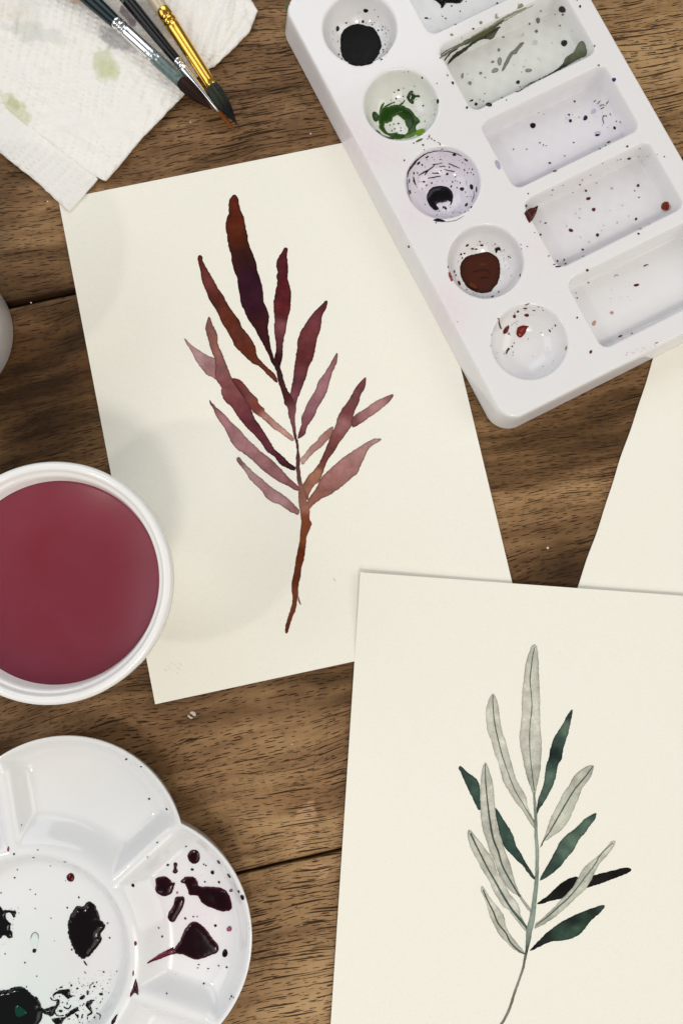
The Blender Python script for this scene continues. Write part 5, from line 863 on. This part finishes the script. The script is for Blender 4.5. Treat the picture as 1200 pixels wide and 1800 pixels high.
towel_part('top_sheet', [(-40, -40), (200, -45), (390, -40), (415, -20), (412, 10), (404, 45), (385, 85), (366, 106), (345, 135), (327, 162), (290, 200), (250, 241), (215, 284), (186, 317), (178, 314), (160, 305), (110, 266), (50, 222), (0, 182), (-40, 150)], 0.0026, 0.0008,
           [(185, 114, 30, 22, 60, 0.62, gr_), (186, 118, 18, 13, 60, 0.35, (0.48, 0.52, 0.20)), (28, 192, 34, 17, 52, 0.62, gr_), (25, 185, 15, 9, 50, 0.5, (0.42, 0.40, 0.16)), (207, 72, 36, 16, 32, 0.75, gy_), (262, 30, 48, 22, 40, 0.55, (0.34, 0.32, 0.33)), (225, 28, 22, 6, 55, 0.85, pu_), (60, 55, 60, 16, 15, 0.40, wa_), (50, 35, 28, 40, 10, 0.35, (0.58, 0.60, 0.54)), (132, 2, 12, 6, 0, 0.6, (0.70, 0.35, 0.18)), (270, 70, 20, 30, 40, 0.30, (0.56, 0.50, 0.52)), (10, 20, 30, 20, 0, 0.3, (0.70, 0.60, 0.48))], 12, 3, dots=1.0, step=1.9, rim=3.5,
           creases=((0, 90, 120, 60, 0.0009, 16), (30, 10, 150, 20, 0.0007, 14), (400, 0, 362, 95, 0.0009, 5), (384, 0, 352, 90, -0.0006, 4), (366, 0, 345, 100, 0.0007, 4), (345, 0, 333, 120, 0.0006, 5), (325, 20, 330, 130, -0.0004, 4), (250, 200, 320, 130, 0.0006, 8), (60, 200, 200, 290, 0.0005, 7), (130, 240, 230, 130, 0.0005, 22), (0, 120, 60, 180, 0.0006, 16)), ribs=0.0006, skirt=0.0007)

# ------------------------------------------------------------------ brushes
def tube(name, prof, n=40, squash=1.0, cols=None):
    """turned around the local x axis"""
    th = np.linspace(0, 2*np.pi, n, endpoint=False); V = np.array([[x, r*math.cos(a), r*math.sin(a)*squash] for x, r in prof for a in th])
    k = len(prof); I = np.arange(k*n).reshape(k, n)
    Fq = np.stack([I[:-1], I[1:], np.roll(I[1:], -1, 1), np.roll(I[:-1], -1, 1)], -1).reshape(-1, 4)
    return mesh(name, V, Fq, cols)
def bristles(name, x0, length, r0, belly, n, cfun, tipspread=0.25, seed=1):
    """a tuft: a tapered core wrapped in single tapered hairs"""
    rg = np.random.default_rng(seed); V, Fc, C = [], [], []
    def rad(t): return r0*np.interp(t, [0, 0.12, 0.35, 0.6, 0.85, 1], [0.94, 1.0*belly, 1.02*belly, 0.74*belly, 0.30*belly, 0.03])
    ts = np.linspace(0, 0.93, 14)
    for t in ts:
        for a in np.linspace(0, 2*np.pi, 24, endpoint=False): V.append((x0+t*length, 0.93*rad(t)*math.cos(a), 0.93*rad(t)*math.sin(a))); C.append(np.array(cfun(t, 0.0))*0.8)
    I = np.arange(14*24).reshape(14, 24); Fc += np.stack([I[:-1], I[1:], np.roll(I[1:], -1, 1), np.roll(I[:-1], -1, 1)], -1).reshape(-1, 4).tolist()
    for k in range(n):
        a = rg.random()*2*np.pi; da = rg.normal()*0.10; end = 0.80+0.22*rg.random(); start = 0.0 if rg.random() < 0.6 else rg.random()*0.4; b = len(V); jit = rg.random(); cj = rg.random()
        for t in np.linspace(start, end, 7):
            r = rad(min(t, 1))*(0.97+0.06*jit)+0.00002; aa = a+da*t; hw = r0*0.05*(1-0.75*(t-start)/(end-start+1e-6))+0.000008
            y, z = r*math.cos(aa), r*math.sin(aa); ty, tz = -math.sin(aa)*hw, math.cos(aa)*hw; ny, nz = math.cos(aa)*hw, math.sin(aa)*hw
            for q in ((y-ty, z-tz), (y+ny, z+nz), (y+ty, z+tz)): V.append((x0+t*length, *q)); C.append(cfun(t, cj))
        for s in range(6):
            for e in range(2): i = b+s*3+e; Fc.append((i, i+3, i+4, i+1))
    return mesh(name, V, Fc, np.array(C))
def brush(label, p0, p1, za, zb):
    """frame of a brush: origin at the ferrule's handle end, local x towards the tip"""
    a, b = at1(*p0, za), at1(*p1, zb); d = b-a; o = empty('paintbrush', a, 0, label, 'paintbrush', 'paintbrushes lying on the paper towel')
    o.rotation_euler = d.to_track_quat('X', 'Z').to_euler(); return o, d.length
def crimped(L, r0, r1, cr, x=0.0):
    pts = [(x, r0*0.97), (x+0.0003, r0*1.02)]
    for c in cr: pts += [(x+c-0.0009, r0*1.03), (x+c-0.0004, r0*0.90), (x+c, r0*0.86), (x+c+0.0004, r0*0.90), (x+c+0.0009, r0*1.04)]
    pts += [(x+cr[-1]+0.002, r0*1.0)]; n = 12
    for i in range(1, n+1): t = i/n; pts.append((x+cr[-1]+0.002+(L-cr[-1]-0.002)*t, r0*(1-t)+r1*t))
    pts += [(x+L+0.0001, r1*0.94), (x+L-0.0004, r1*0.88)]
    return pts
# left brush: dark handle, stained silver ferrule, brown tuft
b1, L1 = brush('thick black handled paintbrush with paint stained silver ferrule and dark brown tip, leftmost of three', (205, 40), (319, 144), 0.0082, 0.0070)
hp = [(-0.160, 0.0010), (-0.155, 0.0020), (-0.10, 0.0030), (-0.05, 0.0036), (-0.025, 0.0036), (-0.010, 0.0031), (0.0004, 0.0026)]
link('handle', tube('handle', rprof(hp, 0.001)), M['teal'], b1)
link('ferrule', tube('ferrule', crimped(L1, 0.0027, 0.0025, (0.0022, 0.0048))), M['stained'], b1)
link('bristles', bristles('bristles', L1-0.0004, 0.0172, 0.0024, 1.06, 260, lambda t, j: np.array((0.020, 0.009, 0.007))*(0.4+1.4*j)), M['hair'], b1)
# middle brush: thin black handle, silver ferrule, orange tuft
b2, L2 = brush('thin black handled paintbrush with narrow bare silver ferrule and orange tip, between the other two', (312, 107), (385, 196), 0.0072, 0.0056)
hp = [(-0.150, 0.0008), (-0.12, 0.0016), (-0.06, 0.0026), (-0.034, 0.0026), (-0.012, 0.0022), (0.0004, 0.00185)]
link('handle', tube('handle', rprof(hp, 0.001)), M['black'], b2)
link('ferrule', tube('ferrule', crimped(L2, 0.00195, 0.00070, (0.0018, 0.0034))), M['silver'], b2)
link('bristles', bristles('bristles', L2-0.0003, 0.0118, 0.0007, 1.25, 90, lambda t, j: np.array((0.24, 0.070, 0.014))*(0.5+0.9*j), seed=4), M['hair'], b2)
lt = Z(200, 0, 4.6154)
for k, p in enumerate(([(60, 2), (68, 8), (66, 18), (72, 24)], [(74, 8), (84, 14), (80, 26), (86, 30)])):
    V, T, d = fill([stroke(lt(p), [.6, 1.2, 1.0, .6])], 1.0); W = at(V, 0.0072+0.0023)
    Wi = np.array([tuple(b2.matrix_world.inverted() @ Vector(q)) for q in W]) if False else W
    bpy.context.view_layer.update(); mi = b2.matrix_world.inverted(); Wl = np.array([tuple(mi @ Vector(q)) for q in W])
    rr = np.hypot(Wl[:, 1], 0.0); Wl[:, 2] = np.sqrt(np.maximum(0.00262**2-Wl[:, 1]**2, 1e-9))
    link('handle_print', mesh('handle_print', Wl, T), M['silverprint'], b2)
# right brush: clear handle, gold ferrule, green black tuft
b3, L3 = brush('paintbrush with pale clear handle, shiny gold ferrule and green black tip, rightmost of three', (287, 19), (374, 153), 0.0082, 0.0072)
hp = [(-0.150, 0.0010), (-0.12, 0.0024), (-0.06, 0.0038), (-0.02, 0.0037), (-0.008, 0.0032), (0.0004, 0.0027)]
link('handle', tube('handle', rprof(hp, 0.001)), M['cream'], b3)
link('ferrule', tube('ferrule', crimped(L3, 0.0029, 0.0024, (0.0042, 0.0072))), M['gold'], b3)
def c3(t, j):
    a, b, c = np.array((0.034, 0.040, 0.028)), np.array((0.006, 0.007, 0.008)), np.array((0.09, 0.03, 0.012))
    k = np.clip((t-0.35)/0.3, 0, 1); q = a*(1-k)+b*k
    if t > 0.86: q = q*0.5+c*0.5*(j > 0.6)
    return q*(0.3+1.5*j)
link('bristles', bristles('bristles', L3-0.0004, 0.0192, 0.0024, 1.16, 320, c3, seed=9), M['hair'], b3)
